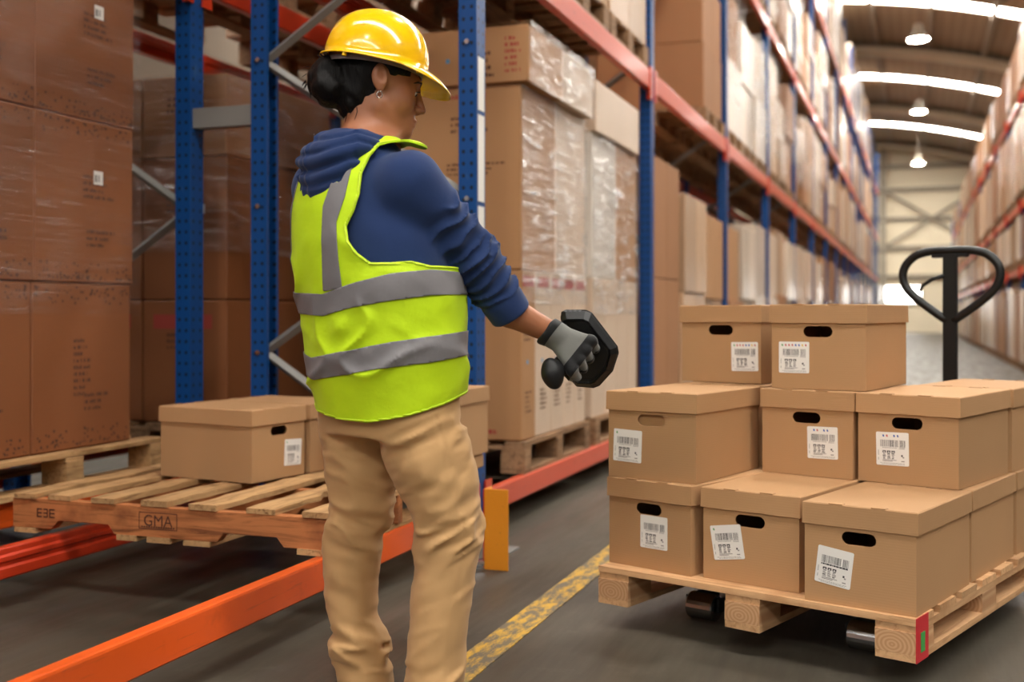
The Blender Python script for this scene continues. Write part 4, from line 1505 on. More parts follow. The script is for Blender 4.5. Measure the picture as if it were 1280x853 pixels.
for s in (-1, 1):
    ca, sa = math.cos(.25), math.sin(.25)
    EB = np.array([[ca, s * .35, sa], [-.2, s * .95, 0], [-sa, 0, ca]])
    EB = EB / np.linalg.norm(EB, axis=1)[:, None]
    B.add(ell((-.012, s * .079, .008), (.019, .0095, .033), HT, EB), .005)
    B.cut(ell((-.007, s * .0905, .013), (.0125, .0105, .022), HT, EB), .003)
    B.add(ell((-.010, s * .080, .011), (.005, .005, .009), HT, EB), .004)
    B.add(ell((-.004, s * .0775, -.021), (.008, .006, .009), HT), .005)
NB = A(-.062, .005, 1.335)
B.add(cap(HT.w((-.022, 0, -.045)), NB, .056, .060), .030)
B.add(cap(NB, (-.06, 0, 1.25), .070, .10), .05)
bt = [(z, c, y, a * (.74 if z < .9 else .80), b * (.70 if z < .9 else .78)) for z, c, y, a, b in TORSO]
B.add(ztube(bt, PHI), .05)
B.add(cap(SH_L, SH_R, .055, .055), .05)
B.add(cap(SH_R, EL_R, .050, .042), .03); B.add(cap(EL_R, CU_R, .044, .0385), .02); B.add(cap(CU_R, WR_R, .0385, .0275), .012)
B.add(cap(WR_R, (.440, .043, .872), .024, .014), .006)
B.add(cap(SH_L, EL_L, .050, .042), .03); B.add(cap(EL_L, WR_L, .042, .028), .02)
B.add(cap(WR_L, (.07, .36, .972), .024, .014), .006)
LEG_L = [(.900, -.075, .075, .10, .11), (.683, -.086, .085, .106, .112), (.623, -.082, .085, .100, .108), (.566, -.080, .085, .094, .102), (.526, -.082, .085, .087, .096), (.457, -.086, .085, .078, .086), (.424, -.094, .084, .076, .082), (.366, -.108, .080, .070, .076), (.265, -.112, .080, .067, .072), (.19, -.107, .082, .063, .068), (.148, -.099, .085, .064, .070), (.111, -.091, .088, .066, .072), (.008, -.074, .095, .070, .078)]
LEG_R = [(.900, .045, -.045, .10, .11), (.697, .065, -.055, .103, .115), (.64, .085, -.058, .107, .115), (.586, .100, -.060, .101, .110), (.548, .112, -.060, .095, .104), (.483, .133, -.060, .083, .094), (.452, .141, -.060, .080, .089), (.397, .140, -.062, .075, .082), (.301, .129, -.066, .074, .080), (.23, .121, -.068, .070, .076), (.19, .116, -.070, .068, .074), (.155, .114, -.070, .068, .073), (.069, .110, -.072, .069, .075), (.008, .110, -.072, .070, .078)]
for L in (LEG_L, LEG_R):
    B.add(ztube([(z, x, y, a * .70, b * .70) for z, x, y, a, b in L], 0), .03)
    x, y = L[-1][1], L[-1][2]
    B.add(cap((x - .02, y - .01, .045), (x - .02, y + .10, .035), .030, .026), .02)
v, q = B.surf()
v = relax(v, q, 1, .4)
body = skin_obj('body', v, q, 'skin', person)

# eyes, brows, lashes, earring
def small_field(lo, hi, st):
    return Field(*[np.arange(lo[k], hi[k] + st, st) for k in range(3)])
for s in (-1, 1):
    m = MB()
    pts = []
    e = bmesh.new()
    bmesh.ops.create_uvsphere(e, u_segments=16, v_segments=10, radius=.0122)
    me = bpy.data.meshes.new('eye'); e.to_mesh(me); e.free()
    me.polygons.foreach_set('use_smooth', [True] * len(me.polygons))
    eo = link('eye', me, 'eye_white', body, tuple(HT.w((.0770, s * .031, .000))))
    e = bmesh.new()
    bmesh.ops.create_uvsphere(e, u_segments=12, v_segments=8, radius=.0065)
    me = bpy.data.meshes.new('iris'); e.to_mesh(me); e.free()
    link('iris', me, 'eye_dark', body, tuple(HT.w((.0835, s * .031, -.004))))
    MB().tube([tuple(HT.w(p)) for p in ((.088, s * .018, .004), (.0945, s * .027, .003), (.093, s * .038, .001), (.084, s * .048, -.002))], [.0012, .0022, .0026, .001], 6).obj('eyelash', 'lash_black', body)
    MB().tube([tuple(HT.w(p)) for p in ((.094, s * .012, .020), (.0935, s * .028, .026), (.084, s * .044, .023), (.074, s * .052, .017))], [.002, .0032, .0028, .001], 6).obj('eyebrow', 'lash_black', body)
    ring = []
    for k in range(14):
        a = 2 * math.pi * k / 14
        ring.append(tuple(HT.w((-.004 + .0065 * math.cos(a), s * .0835, -.036 + .0085 * math.sin(a)))))
    MB().tube(ring, .0012, 6, closed=True).obj('earring', 'earring_metal', person, smooth=True)

# --- hair with a low bun
st = .0035
H = small_field((-.235, -.085, 1.36), (.10, .16, 1.64), st)
H.add(ell((-.014, 0, .036), (.099, .0835, .093), HT))
H.add(ell((-.052, 0, -.030), (.056, .066, .052), HT), .02)
H.add(ell((-.060, 0, -.068), (.030, .050, .030), HT), .02)
for s in (-1, 1):
    H.add(cap((.036, s * .070, .040), (.032, s * .071, .006), .006, .002, HT), .012)
# face side stays free of hair
def half(nrm, off):
    nrm = np.asarray(nrm, float); n = nrm @ HT.B; n = n / np.linalg.norm(n)
    o = HT.w(np.asarray(nrm) / (np.linalg.norm(nrm) ** 2) * off)
    return (lambda X, Y, Z: -((X - o[0]) * n[0] + (Y - o[1]) * n[1] + (Z - o[2]) * n[2])), A(-9, -9, -9), A(9, 9, 9)
H.cut(half((1, 0, -.25), .066), .008)
for s in (-1, 1):
    H.cut(ell((.046, s * .085, -.047), (.066, .060, .074), HT), .008)
    H.cut(ell((-.009, s * .088, .006), (.024, .022, .036), HT), .006)
for c, r in (((-.128, 0, .008), (.040, .046, .040)), ((-.126, .012, -.034), (.045, .050, .038)), ((-.144, -.006, -.012), (.034, .042, .046)), ((-.112, 0, -.052), (.038, .044, .026))):
    H.add(ell(c, r, HT), .010)
H.add(cap((-.085, 0, -.012), (-.12, 0, -.015), .042, .038, HT), .02)
def strand(X, Y, Z):
    n = vnoise(X * 55 + Z * 30, Y * 55, Z * 26 - X * 40)
    return (n - .5) * .0075 + (vnoise(X * 130, Y * 130, Z * 60 + X * 90) - .5) * .004
H.warp(strand)
v, q = H.surf()
skin_obj('hair', relax(v, q, 2, .45), q, 'hair', person)
# stray wisps on the nape and at the bun
rw = random.Random(3)
m = MB()
for k in range(34):
    F0, R0, U0 = -.045 + rw.uniform(-.03, .03), rw.uniform(-.01, .06), -.075 + rw.uniform(-.01, .01)
    m.tube([tuple(HT.w((F0 + t * rw.uniform(-.004, .018), R0 + t * rw.uniform(-.004, .006), U0 - t * .030 * rw.uniform(.6, 1.2)))) for t in (0, .5, 1)], [.0011, .0009, .0004], 4)
for k in range(26):
    a = rw.uniform(0, 6.28)
    c = (-.138 + .044 * math.cos(a), rw.uniform(.0, .04), -.015 + .052 * math.sin(a))
    m.tube([tuple(HT.w((c[0] + t * .014 * math.cos(a + .8), c[1], c[2] + t * .016 * math.sin(a + .8)))) for t in (0, .5, 1)], [.0012, .0009, .0004], 4)
m.obj('hair_wisps', 'hair', person)['kind'] = 'stuff'

# --- hard hat
hp = R(9.5)
hF = f0 * math.cos(hp) - z0_ * math.sin(hp); hU = z0_ * math.cos(hp) + f0 * math.sin(hp)
HH = Frame(HT.w((-.022, 0, .052)), np.stack([hF, r0, hU]))
NT_, NR = 96, 22
def hat_point(th, t, inner=0.0):
    """t 0 = crown, 1 = rim of the dome"""
    ct, st_ = math.cos(th), math.sin(th)
    a, b, h = .130 - inner, .108 - inner, .132 - inner
    ang = t * math.pi / 2
    rr_ = math.sin(ang) ** .93
    x, y, z = a * rr_ * ct, b * rr_ * st_, h * math.cos(ang) ** .86
    if not inner:
        rib = math.exp(-(y / .011) ** 4) * .0045 + (math.exp(-((abs(y) - .040) / .008) ** 4) * .0028)
        rib *= max(0, 1 - t ** 4) * (1 if x > -.12 else 0)
        z += rib
    return x, y, z
def rim_out(th):
    c = math.cos(th)
    front = max(0.0, (c - .40) / .60)
    e = .010 + .056 * (1 - (1 - front) ** 2.2)
    drop = -.004 - .036 * front ** .8 + .006 * max(0, -c)
    return e, drop
vs = []; fs = []
rings = []
def add_ring(fn):
    b = len(vs)
    for k in range(NT_):
        vs.append(tuple(HH.w(fn(2 * math.pi * k / NT_))))
    rings.append(b)
for i in range(1, NR + 1):
    add_ring(lambda th, t=i / NR: hat_point(th, t))
def flange(th, f, dz):
    x, y, z = hat_point(th, 1)
    e, dr = rim_out(th)
    r = math.hypot(x, y)
    # the peak points forward rather than radially
    fx = (x / r) * (1 - .35 * max(0, math.cos(th))) + .35 * max(0, math.cos(th))
    return x + fx * e * f, y + (y / r) * e * f * (1 - .55 * max(0, math.cos(th)) ** 2), z - .004 * f + dr * f * f + dz
for f, dz in ((.3, 0), (.65, 0), (1, 0), (1.0, -.0035)):
    add_ring(lambda th, f=f, dz=dz: flange(th, f, dz))
for f, dz in ((.65, -.0035), (.1, -.0035)):
    add_ring(lambda th, f=f, dz=dz: flange(th, f, dz))
for i in range(NR, 0, -3):
    add_ring(lambda th, t=i / NR: hat_point(th, t, .0035))
top = len(vs); vs.append(tuple(HH.w((0, 0, .132 + .0045))))
bot = len(vs); vs.append(tuple(HH.w((0, 0, .1285))))
for k in range(NT_):
    fs.append((top, rings[0] + k, rings[0] + (k + 1) % NT_))
    fs.append((bot, rings[-1] + (k + 1) % NT_, rings[-1] + k))
for a, b in zip(rings[:-1], rings[1:]):
    for k in range(NT_):
        k2 = (k + 1) % NT_
        fs.append((a + k, b + k, b + k2, a + k2))
hat = link('hard_hat', mesh_from('hard_hat', vs, fs, True), 'hat_yellow', person)
def band(name, a, b, z0, z1, mat, parent, drop=0, t=.002, arc=(0, 2 * math.pi)):
    n = 64
    m = MB(); vs = []; fs = []
    for k in range(n + 1):
        th = arc[0] + (arc[1] - arc[0]) * k / n
        c, s_ = math.cos(th), math.sin(th)
        d = drop * max(0, -c)
        for (ro, z) in ((0, z0), (0, z1), (-t, z1), (-t, z0)):
            vs.append(tuple(HH.w(((a + ro) * c, (b + ro) * s_, z - d))))
    for k in range(n):
        for j in range(4):
            j2 = (j + 1) % 4
            fs.append((k * 4 + j, k * 4 + j2, (k + 1) * 4 + j2, (k + 1) * 4 + j))
    m.add(vs, fs)
    return m.obj(name, mat, parent, smooth=False)
band('suspension_band', .119, .0965, -.015, -.004, 'hat_band', hat, .004)
band('sweat_band', .117, .0945, -.012, .03, 'hat_inner', hat, .0)
for th in (R(52), R(-52), R(128), R(-128)):
    x, y, z = flange(th, .55, -.004)
    MB().tube([tuple(HH.w((x * .985, y * .985, z + .004))), tuple(HH.w((x * .985, y * .985, z - .009)))], .0055, 10).obj('clip', 'hat_yellow', hat)

# --- hoodie: torso, sleeves pushed up the arms, hood lying on the back
def fold_along(a, b, n, amp, lo, hi, seed):
    """creases running round a limb between a and b"""
    a, b = np.asarray(a, float), np.asarray(b, float)
    ab = b - a; L2 = ab @ ab
    def fn(X, Y, Z):
        px, py, pz = X - a[0], Y - a[1], Z - a[2]
        t = (px * ab[0] + py * ab[1] + pz * ab[2]) / L2
        w = 1.9 * vnoise(X * 12 + seed, Y * 15, Z * 15) + .15 * vnoise(X * 34 + seed, Y * 34, Z * 34)
        env = np.clip((t - lo) / .12, 0, 1) * np.clip((hi - t) / .10, 0, 1) * np.clip(.35 + 1.1 * vnoise(X * 9 + seed + 4, Y * 9, Z * 9), .2, 1.2)
        return -amp * env * (1 - np.abs(np.sin(math.pi * (t * n + w))) ** .75 - .45)
    return fn
def with_fold(prim, fold):
    fn, lo, hi = prim
    return (lambda X, Y, Z: fn(X, Y, Z) + fold(X, Y, Z)), lo - .01, hi + .01
G = small_field((-.33, -.235, .80), (.36, .42, 1.45), .0046)
G.add(ztube(TORSO, PHI, -.016))
G.add(cap(SH_L, SH_R, .066, .070), .05)
G.add(cap((-.08, -.01, 1.262), (-.058, .008, 1.288), .104, .073), .04)
up = with_fold(cap(SH_R, EL_R, .078, .066), fold_along(SH_R, EL_R, 4.2, .017, .30, 1.15, 3.))
G.add(up, .028)
fo = with_fold(cap(EL_R, CU_R, .068, .054), fold_along(EL_R, CU_R, 6.5, .021, -.35, .80, 9.))
G.add(fo, .020)
cd = (CU_R - EL_R) / np.linalg.norm(CU_R - EL_R)
# cuff rib band, cut square at the end
G.add(cap(CU_R - cd * .045, CU_R + cd * .02, .051, .0475), .006)
def endcut(p, n):
    return (lambda X, Y, Z: -((X - p[0]) * n[0] + (Y - p[1]) * n[1] + (Z - p[2]) * n[2])), p - .09, p + .09
G.cut(endcut(CU_R + cd * .012, cd), .003)
G.add(with_fold(cap(SH_L, EL_L, .076, .064), fold_along(SH_L, EL_L, 4, .008, .2, 1.1, 5.)), .03)
G.add(with_fold(cap(EL_L, WR_L, .062, .046), fold_along(EL_L, WR_L, 5, .008, -.2, .9, 7.)), .02)
NC = A(-.066, .004, 1.33)
HB = np.stack([RD, FD, A(0, 0, 1)])
def hood_fold(X, Y, Z):
    """U-shaped creases of the hood hanging down the back"""
    rx, ry = X - NC[0], Y - NC[1]
    r_ = rx * RD[0] + ry * RD[1]
    f_ = rx * FD[0] + ry * FD[1]
    qq = Z - 2.6 * (r_ + .01) ** 2 + .10 * (f_ + .10) + (vnoise(X * 11, Y * 11, Z * 11) - .5) * .034
    d = 0
    for q0, w_, am in ((1.352, .0075, .008), (1.314, .0065, .007), (1.276, .0085, .012), (1.240, .006, .006)):
        d = d + am * np.exp(-((qq - q0) / w_) ** 2)
    # soft rolls running from the neck down to the point
    d = d - .006 * (ridged(r_ * 22 + 3, f_ * 6, Z * 5) ** 2)
    return d * np.clip((.02 - f_) / .03, 0, 1)
for c_, r3 in ((NC - FD * .062 + A(0, 0, .012), (.118, .080, .052)), (NC - FD * .118 + A(0, 0, -.056), (.086, .046, .068)), (NC - FD * .105 + A(0, 0, -.015), (.108, .060, .055))):
    G.add(with_fold(ell(c_, r3, None, HB), hood_fold), .022)
# raised collar edge round the neck
for k in range(18):
    def cp(j):
        psi = 2 * math.pi * j / 18
        w_ = (1 + math.cos(psi)) / 2
        return NC * A(1, 1, 0) + (-FD * math.cos(psi) + RD * math.sin(psi)) * (.078 + .006 * w_) + A(0, 0, 1.318 + .052 * w_)
    G.add(cap(cp(k), cp(k + 1), .0165), .016)
G.cut(cap(HT.w((-.02, 0, -.05)), NB + A(.004, 0, -.005), .060, .066), .010)
def soft(X, Y, Z):
    return (vnoise(X * 16 + Z * 8, Y * 16, Z * 16) - .5) * .006
G.warp(soft)
v, q = G.surf()
v = relax(v, q, 1, .4)
hood = skin_obj('hoodie', v, q, 'hoodie_navy', person)

# --- safety vest over it
U = lambda px: (px - 490) * .001957
ZZ = lambda py: .95 - (py - 393) * .001957
Vf = small_field((-.31, -.25, .64), (.26, .25, 1.42), .0052)
def vest_fold(X, Y, Z):
    e1 = np.exp(-((Z - .80) / .16) ** 2)
    d = -(ridged(X * 5 + Z * 6, Y * 5, Z * 9 - X * 7) ** 2) * .013 * e1
    d = d - np.exp(-((Z - 1.02) / .10) ** 2) * (ridged(X * 6 - Z * 5, Y * 6 + 3, Z * 7 + X * 4) ** 2) * .010
    return d + (vnoise(X * 10, Y * 10, Z * 10) - .5) * .008 + (vnoise(X * 34, Y * 34, Z * 34) - .5) * .0022
Vf.add(ztube([(z, c, y, a * (1.0), b) for z, c, y, a, b in TORSO], PHI, .0, None))
Vf.add(cap(SH_L * A(.80, .80, 1) + A(-.012, 0, .006), SH_R * A(.86, .86, 1) + A(-.006, 0, .016), .078, .091), .05)
Vf.add(cap((-.08, -.01, 1.264), (-.058, .008, 1.288), .113, .083), .04)
Vf.warp(vest_fold)
v, q = Vf.surf()
v = relax(v, q, 1, .5)
t = tris(q)
# hem, neck opening and arm openings
hem_x = [U(p) for p in (380, 396, 430, 470, 520, 560, 590)]
hem_z = [ZZ(p) for p in (500, 513, 519, 521, 512, 500, 487)]
x, y, z = v.T
g = z - np.interp(x, hem_x, hem_z)
neck = np.sqrt(((v - NC) @ RD / .104) ** 2 + ((v - (NC - FD * .055)) @ FD / .135) ** 2) - 1
neck = np.where(z > 1.255, neck, 1.0)
g = np.minimum(g, neck * .1)
hole = [(U(a), ZZ(b)) for a, b in ((481, 190), (471, 205), (463, 226), (461, 252), (455, 272), (446, 290), (449, 307), (460, 322), (476, 333), (500, 333), (523, 331), (545, 336), (590, 336), (590, 225), (562, 205), (540, 193), (515, 186), (497, 184))]
def poly_sd(px, py, poly):
    """signed distance to a polygon, negative inside"""
    d = np.full(px.shape, 9.0); ins = np.zeros(px.shape, bool)
    n = len(poly)
    for i in range(n):
        ax_, ay_ = poly[i]; bx_, by_ = poly[(i + 1) % n]
        ex, ey = bx_ - ax_, by_ - ay_
        tt = np.clip(((px - ax_) * ex + (py - ay_) * ey) / (ex * ex + ey * ey), 0, 1)
        d = np.minimum(d, np.hypot(px - ax_ - tt * ex, py - ay_ - tt * ey))
        c = ((ay_ > py) != (by_ > py)) & (px < (bx_ - ax_) * (py - ay_) / (by_ - ay_ + 1e-12) + ax_)
        ins ^= c
    return np.where(ins, -d, d)
side = (v - A(-.05, 0, 0)) @ RD
hd = poly_sd(x, z, hole)
hd = np.where((y < .03), hd, 1.0)
g = np.minimum(g, hd)
# left arm opening, mirrored through the body
dl = (v - A(-.06, 0, 0)) @ FD
el = np.sqrt((dl / .075) ** 2 + ((z - 1.20) / .105) ** 2) - 1
g = np.minimum(g, np.where(side < -.06, el * .1, 1.0))
# front opening
nrm = vnormals(v, t)
vv, vt = clip(v, t, g)
vest = skin_obj('safety_vest', vv, vt, 'vest_lime', person)
so = vest.modifiers.new('solidify', 'SOLIDIFY'); so.thickness = .0035; so.offset = -1
def vest_band(name, gb, off=.0016, mat='reflective_grey'):
    v2 = v + nrm * off
    a, b = clip(v2, t, np.minimum(gb, g - .001))
    o = skin_obj(name, a, b, mat, vest)
    s2 = o.modifiers.new('solidify', 'SOLIDIFY'); s2.thickness = .0014; s2.offset = 1
    return o
def strip(top, bot):
    tx = [U(a) for a, b in top]; tz = [ZZ(b) for a, b in top]
    bx_ = [U(a) for a, b in bot]; bz = [ZZ(b) for a, b in bot]
    # let the band fall level round the far side
    return np.minimum(np.interp(x, tx, tz) - z, z - np.interp(x, bx_, bz))
up_top = ((358, 362), (372, 366), (415, 369), (450, 358), (500, 346), (545, 341), (585, 343))
up_bot = ((358, 388), (372, 392), (415, 395), (450, 386), (500, 377), (545, 371), (585, 369))
lo_top = ((370, 438), (395, 446), (450, 435), (500, 425), (545, 419), (585, 413))
lo_bot = ((370, 466), (400, 472), (450, 463), (500, 454), (545, 449), (585, 442))
gu = strip(up_top, up_bot)
vest_band('reflective_band', gu)
vest_band('reflective_band', strip(lo_top, lo_bot))
col = [(U(a), ZZ(b)) for a, b in ((456, 212), (450, 222), (444, 255), (434, 285), (437, 330), (441, 362), (416, 366), (415, 300), (416, 265), (425, 240), (436, 222), (446, 210))]
vest_band('reflective_band', np.where(y < .02, -poly_sd(x, z, col), -1.0), .0012)
cl = [(U(a), ZZ(b)) for a, b in ((350, 205), (369, 205), (368, 250), (363, 300), (362, 365), (350, 365))]
vest_band('reflective_band', np.where(y < .12, -poly_sd(x, z, cl), -1.0), .0012)
# lime binding along the armhole
bind = np.minimum(hd, .0055 - hd)
vest_band('binding', np.where(y < .03, bind, -1.0), .0008, 'vest_binding')
bind2 = np.minimum(z - np.interp(x, hem_x, hem_z), .006 - (z - np.interp(x, hem_x, hem_z)))
vest_band('binding', bind2, .0008, 'vest_binding')

# --- trousers
P = small_field((-.25, -.24, .0), (.26, .25, .90), .0055)
def tro_fold(zk, xk, seed, amp):
    def fn(X, Y, Z):
        e = 0
        for c, w, am in zk:
            e = e + am * np.exp(-((Z - c) / w) ** 2)
        tilt = Z + xk * X
        r = ridged(X * 12 + seed, Y * 12, tilt * 26)
        r2 = ridged(X * 16 + seed + 5, Y * 16, tilt * 44)
        return -amp * e * (r * .7 + r2 * .35)
    return fn
fl = tro_fold([(.66, .05, .5), (.56, .05, .5), (.42, .06, 1.0), (.12, .06, 1.25), (.30, .3, .25)], .25, 1.7, .014)
fr2 = tro_fold([(.68, .06, .7), (.56, .07, .55), (.43, .05, 1.05), (.08, .05, .7), (.30, .3, .25)], -.45, 7.3, .014)
P.add(ztube(LEG_L, 0, 0, fl))
P.add(ztube(LEG_R, 0, 0, fr2), .014)
P.add(ztube([r for r in TORSO if r[0] < 1.0], PHI, -.017), .03)
# outer seam and back seam pressed in a little
def seam(X, Y, Z):
    z_, (cx, cy, a, b) = gsm(LEG_R)
    zz = Z.ravel()
    sx = np.interp(zz, z_, cx)[None, None, :] + np.interp(zz, z_, a)[None, None, :] * .52
    return np.where(Y < -.05, .0022 * np.exp(-((X - sx) / .0045) ** 2), 0) * (Z < .72)
P.warp(seam)
for L in (LEG_L, LEG_R):
    x_, y_ = L[-1][1], L[-1][2]
    P.cut(cap((x_, y_, -.04), (x_, y_, -.02), .040, .036), .004)
v, q = P.surf()
v = relax(v, q, 1, .4)
skin_obj('trousers', v, q, 'trouser_tan', person)

# --- shoes
for L, ang in ((LEG_L, 112), (LEG_R, 100)):
    cx_, cy_ = L[-1][1] + .000, L[-1][2] + .045
    fd = A(math.cos(R(ang)), math.sin(R(ang)), 0)
    rd = A(fd[1], -fd[0], 0)
    S = small_field((cx_ - .16, cy_ - .14, -.004), (cx_ + .28, cy_ + .26, .15), .006)
    SB = Frame((cx_, cy_, 0), np.stack([fd, rd, A(0, 0, 1)]))
    S.add(ell((-.03, 0, .045), (.062, .040, .050), SB)); S.add(ell((.06, 0, .035), (.09, .044, .042), SB), .03); S.add(ell((.135, .004, .028), (.062, .047, .036), SB), .03)
    S.add(cap((-.035, 0, .05), (-.035, 0, .085), .034, .034, SB), .02)
    S.cut(((lambda X, Y, Z: Z - .012 + 0 * X + 0 * Y), A(-9, -9, -9), A(9, 9, 9)), .002)
    v, q = S.surf()
    sh = skin_obj('shoe', relax(v, q, 1, .4), q, 'shoe_black', person)
    S2 = small_field((cx_ - .16, cy_ - .14, -.004), (cx_ + .28, cy_ + .26, .05), .006)
    S2.add(ell((-.03, 0, .01), (.066, .044, .03), SB)); S2.add(ell((.06, 0, .01), (.10, .046, .03), SB), .03); S2.add(ell((.135, .004, .01), (.066, .050, .03), SB), .03)
    S2.cut(((lambda X, Y, Z: Z - .001 + 0 * X + 0 * Y), A(-9, -9, -9), A(9, 9, 9)), .001)
    S2.cut(((lambda X, Y, Z: .016 - Z + 0 * X + 0 * Y), A(-9, -9, -9), A(9, 9, 9)), .001)
    v, q = S2.surf()
    skin_obj('sole', v, q, 'black_rubber', sh)

# --- gloves
def glove(W, Ks, fwd, away, back, thumb, cuff0, name, st=.0028):
    """W wrist, Ks four knuckles (index first), fwd hand direction, away = curl direction"""
    pts = np.array([W] + list(Ks) + list(thumb) + [cuff0])
    lo = pts.min(0) - .07; hi = pts.max(0) + .07
    S = small_field(lo, hi, st)
    for i, K in enumerate(Ks):
        S.add(cap(W + (K - W) * .12, K, .0205, .0150), .012)
    S.add(ell((W + sum(Ks) / 4) / 2, (.040, .038, .020), None, np.stack([fwd, np.cross(fwd, away) / np.linalg.norm(np.cross(fwd, away)), away / np.linalg.norm(away)])), .012)
    Ls = (.92, 1.0, .95, .78)
    for K, l in zip(Ks, Ls):
        p1 = K + (fwd * .55 + away * .80) * .036 * l
        p2 = p1 + (-fwd * .28 + away * .92) * .026 * l
        p3 = p2 + (-fwd * .95 - away * .05) * .026 * l
        S.add(cap(K, p1, .0135, .0122), .005); S.add(cap(p1, p2, .0122, .0112), .003); S.add(cap(p2, p3, .0112, .0095), .003)
    for a, b, ra, rb in zip(thumb[:-1], thumb[1:], (.019, .0145, .0125), (.0145, .0125, .010)):
        S.add(cap(a, b, ra, rb), .008)
    S.add(cap(cuff0, W, .0375, .0345), .012)
    S.cut(endcut(cuff0, -fwd), .002)
    ax_ = W - cuff0
    S.warp(lambda X, Y, Z: (ridged(X * 22, Y * 22, Z * 22) - .3) * -.0018)
    v, q = S.surf()
    v = relax(v, q, 1, .35)
    t = tris(q)
    al = (v - W) @ fwd
    n = vnormals(v, t)
    o = skin_obj(name, v, q, 'glove_grey', person)
    def bandp(nm, gb, off, mat):
        a, b = clip(v + n * off, t, gb)
        return skin_obj(nm, a, b, mat, o)
    bandp('cuff', -(al + .001), .0012, 'glove_black')
    kn = sum(((K - W) @ fwd) for K in Ks) / 4
    bandp('knuckle_pad', np.minimum(al - kn + .018, kn + .012 - al), .0016, 'glove_black')
    bandp('finger_tips', np.minimum(al - kn - .0205, (v - W) @ away - .018), .0008, 'glove_black')
    return o
Wr = A(.398, .046, .900)
K0, K3 = A(.490, .052, .884), A(.443, .020, .812)
Ks = [K0 + (K3 - K0) * f for f in (0, .33, .66, 1)]
fw = (K0 + K3) / 2 - Wr; fw = fw / np.linalg.norm(fw)
kl = (K3 - K0) / np.linalg.norm(K3 - K0)
aw = np.cross(kl, fw); aw = aw / np.linalg.norm(aw)
if aw[1] < 0:
    aw = -aw
glove(Wr, Ks, fw, aw, -aw, [Wr + fw * .020 - kl * .018 + aw * .010, Wr + fw * .050 - kl * .036 + aw * .034, Wr + fw * .072 - kl * .030 + aw * .058, Wr + fw * .082 - kl * .012 + aw * .070], CU_R + (Wr - CU_R) * .83, 'glove')
Wl = WR_L.copy(); fl_ = A(.9, .3, -.2); fl_ = fl_ / np.linalg.norm(fl_)
kl2 = A(-.1, .3, -.95); kl2 -= fl_ * (kl2 @ fl_); kl2 /= np.linalg.norm(kl2)
aw2 = np.cross(fl_, kl2); aw2 = aw2 if aw2[1] < 0 else -aw2
Kl = [Wl + fl_ * .088 + kl2 * f for f in (-.033, -.011, .011, .033)]
glove(Wl, Kl, fl_, aw2, -aw2, [Wl + fl_ * .02 - kl2 * .018 + aw2 * .01, Wl + fl_ * .05 - kl2 * .04 + aw2 * .03, Wl + fl_ * .075 - kl2 * .035 + aw2 * .05, Wl + fl_ * .085 - kl2 * .02 + aw2 * .06], Wl - fl_ * .03, 'glove', .004)

# ================================================================== handheld scanner (held, a thing of its own)
sc_o = person.matrix_basis
dev = thing('handheld_scanner', 'black handheld scanner with pistol grip held in the gloved hand', 'scanner', (-1.207, 2.50, 0), YAW)
s_ = 2.86 / 1410
def dp(px, py, v0=.118):
    u_, z_ = (px - 490) * s_, .95 - (py - 393) * s_
    return A(u_, v0, z_)
out = [(693, 400), (694, 394), (699, 391.5), (724, 391.5), (731, 395), (763, 437), (764.5, 445), (758, 468), (742, 487), (735, 490), (714, 488.5), (708.5, 482), (708.5, 470), (700, 430)]
cen = dp(728, 441)
dn = A(-.30, -.92, -.25); dn = dn / np.linalg.norm(dn)      # face that looks at the hand
def onplane(p):
    # drop the outline point onto the tilted plate along the viewing direction
    return p + A(0, 1, 0) * (((cen - p) @ dn) / dn[1])
ring_pts = [onplane(dp(a, b)) for a, b in out]
bm = bmesh.new()
front = [bm.verts.new(tuple((sum(ring_pts) / len(ring_pts)) * .17 + p * .83)) for p in ring_pts]
_c = sum(ring_pts) / len(ring_pts)
mid = [bm.verts.new(tuple(p - dn * .020)) for p in ring_pts]
backv = [bm.verts.new(tuple(p - dn * .034)) for p in ring_pts]
n_ = len(front)
ff = bm.faces.new(front); bm.faces.new(backv[::-1])
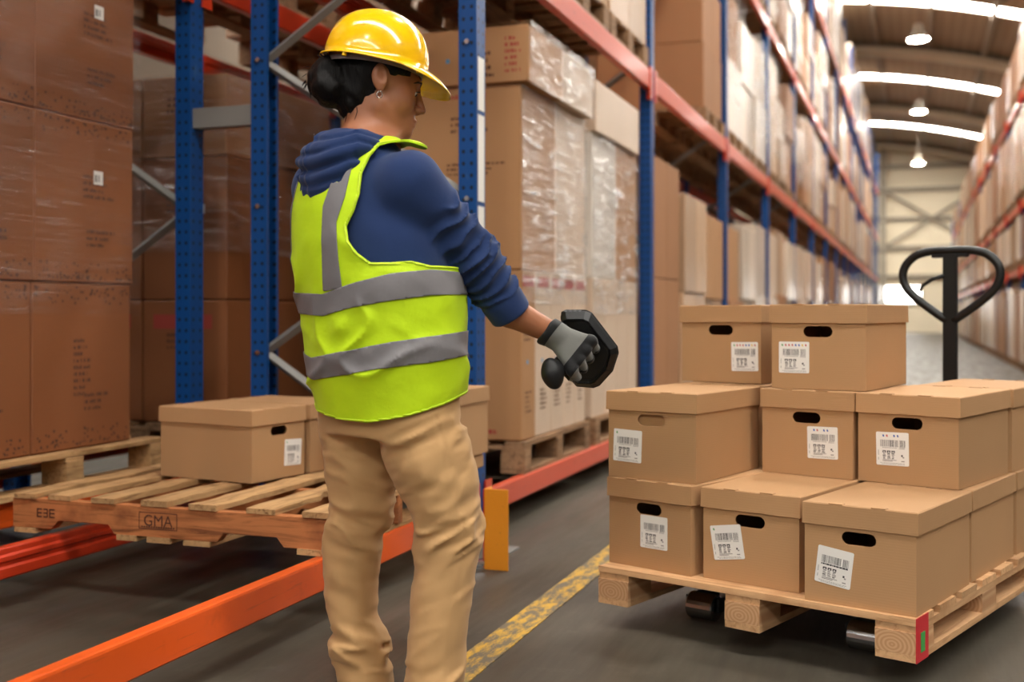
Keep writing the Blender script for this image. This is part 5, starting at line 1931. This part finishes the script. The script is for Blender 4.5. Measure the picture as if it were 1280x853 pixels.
for k in range(n_):
    bm.faces.new((front[k], front[(k + 1) % n_], mid[(k + 1) % n_], mid[k])); bm.faces.new((mid[k], mid[(k + 1) % n_], backv[(k + 1) % n_], backv[k]))
bmesh.ops.recalc_face_normals(bm, faces=bm.faces)
bm.faces.ensure_lookup_table()
bmesh.ops.inset_region(bm, faces=[ff], thickness=.007, depth=-.010)
bmesh.ops.bevel(bm, geom=[e for e in bm.edges if e.calc_face_angle(0) > .5], offset=.0022, segments=2, affect='EDGES')
me = bpy.data.meshes.new('housing'); bm.to_mesh(me); bm.free()
hs = link('housing', me, 'device_plastic', dev)
# screen on the far side, edge seam, contacts on the top edge
m = MB()
cc = sum(ring_pts) / n_
scr = [cc + (p - cc) * .78 - dn * .0346 for p in ring_pts]
m.add([tuple(p) for p in scr] + [tuple(p - dn * .001) for p in scr], [tuple(range(n_)), tuple(range(n_, 2 * n_))[::-1]] + [(k, (k + 1) % n_, n_ + (k + 1) % n_, n_ + k) for k in range(n_)])
m.obj('screen', 'device_dark', dev)
seam_ = [cc + (p - cc) * 1.006 - dn * .027 for p in ring_pts]
MB().tube([tuple(p) for p in seam_], .0014, 6, closed=True).obj('seam', 'device_dark', hs)
for a, b in ((699, 391.6), (705, 391.2), (711, 391.2), (717, 391.3)):
    p = onplane(dp(a, b)) - dn * .022
    MB().box(p[0] - .0035, p[0] + .0035, p[1] - .002, p[1] + .002, p[2] - .002, p[2] + .0025).obj('contact', 'steel', hs)
# pistol grip through the fist
G1 = onplane(dp(722, 436)) - dn * .004
G0 = A(.392, .012, .803)
S = small_field(np.minimum(G0, G1) - .06, np.maximum(G0, G1) + .06, .003)
gd = (G1 - G0) / np.linalg.norm(G1 - G0)
S.add(cap(G0, G0 + (G1 - G0) * .35, .0240, .0225)); S.add(cap(G0 + (G1 - G0) * .35, G1, .0235, .026), .01)
S.add(ell(G0 + gd * .002, (.027, .024, .040), None, np.array([[.97, 0, .24], [0, 1, 0], [-.24, 0, .97]])), .008)
v, q = S.surf()
skin_obj('grip', relax(v, q, 2, .4), q, 'black_rubber', dev)
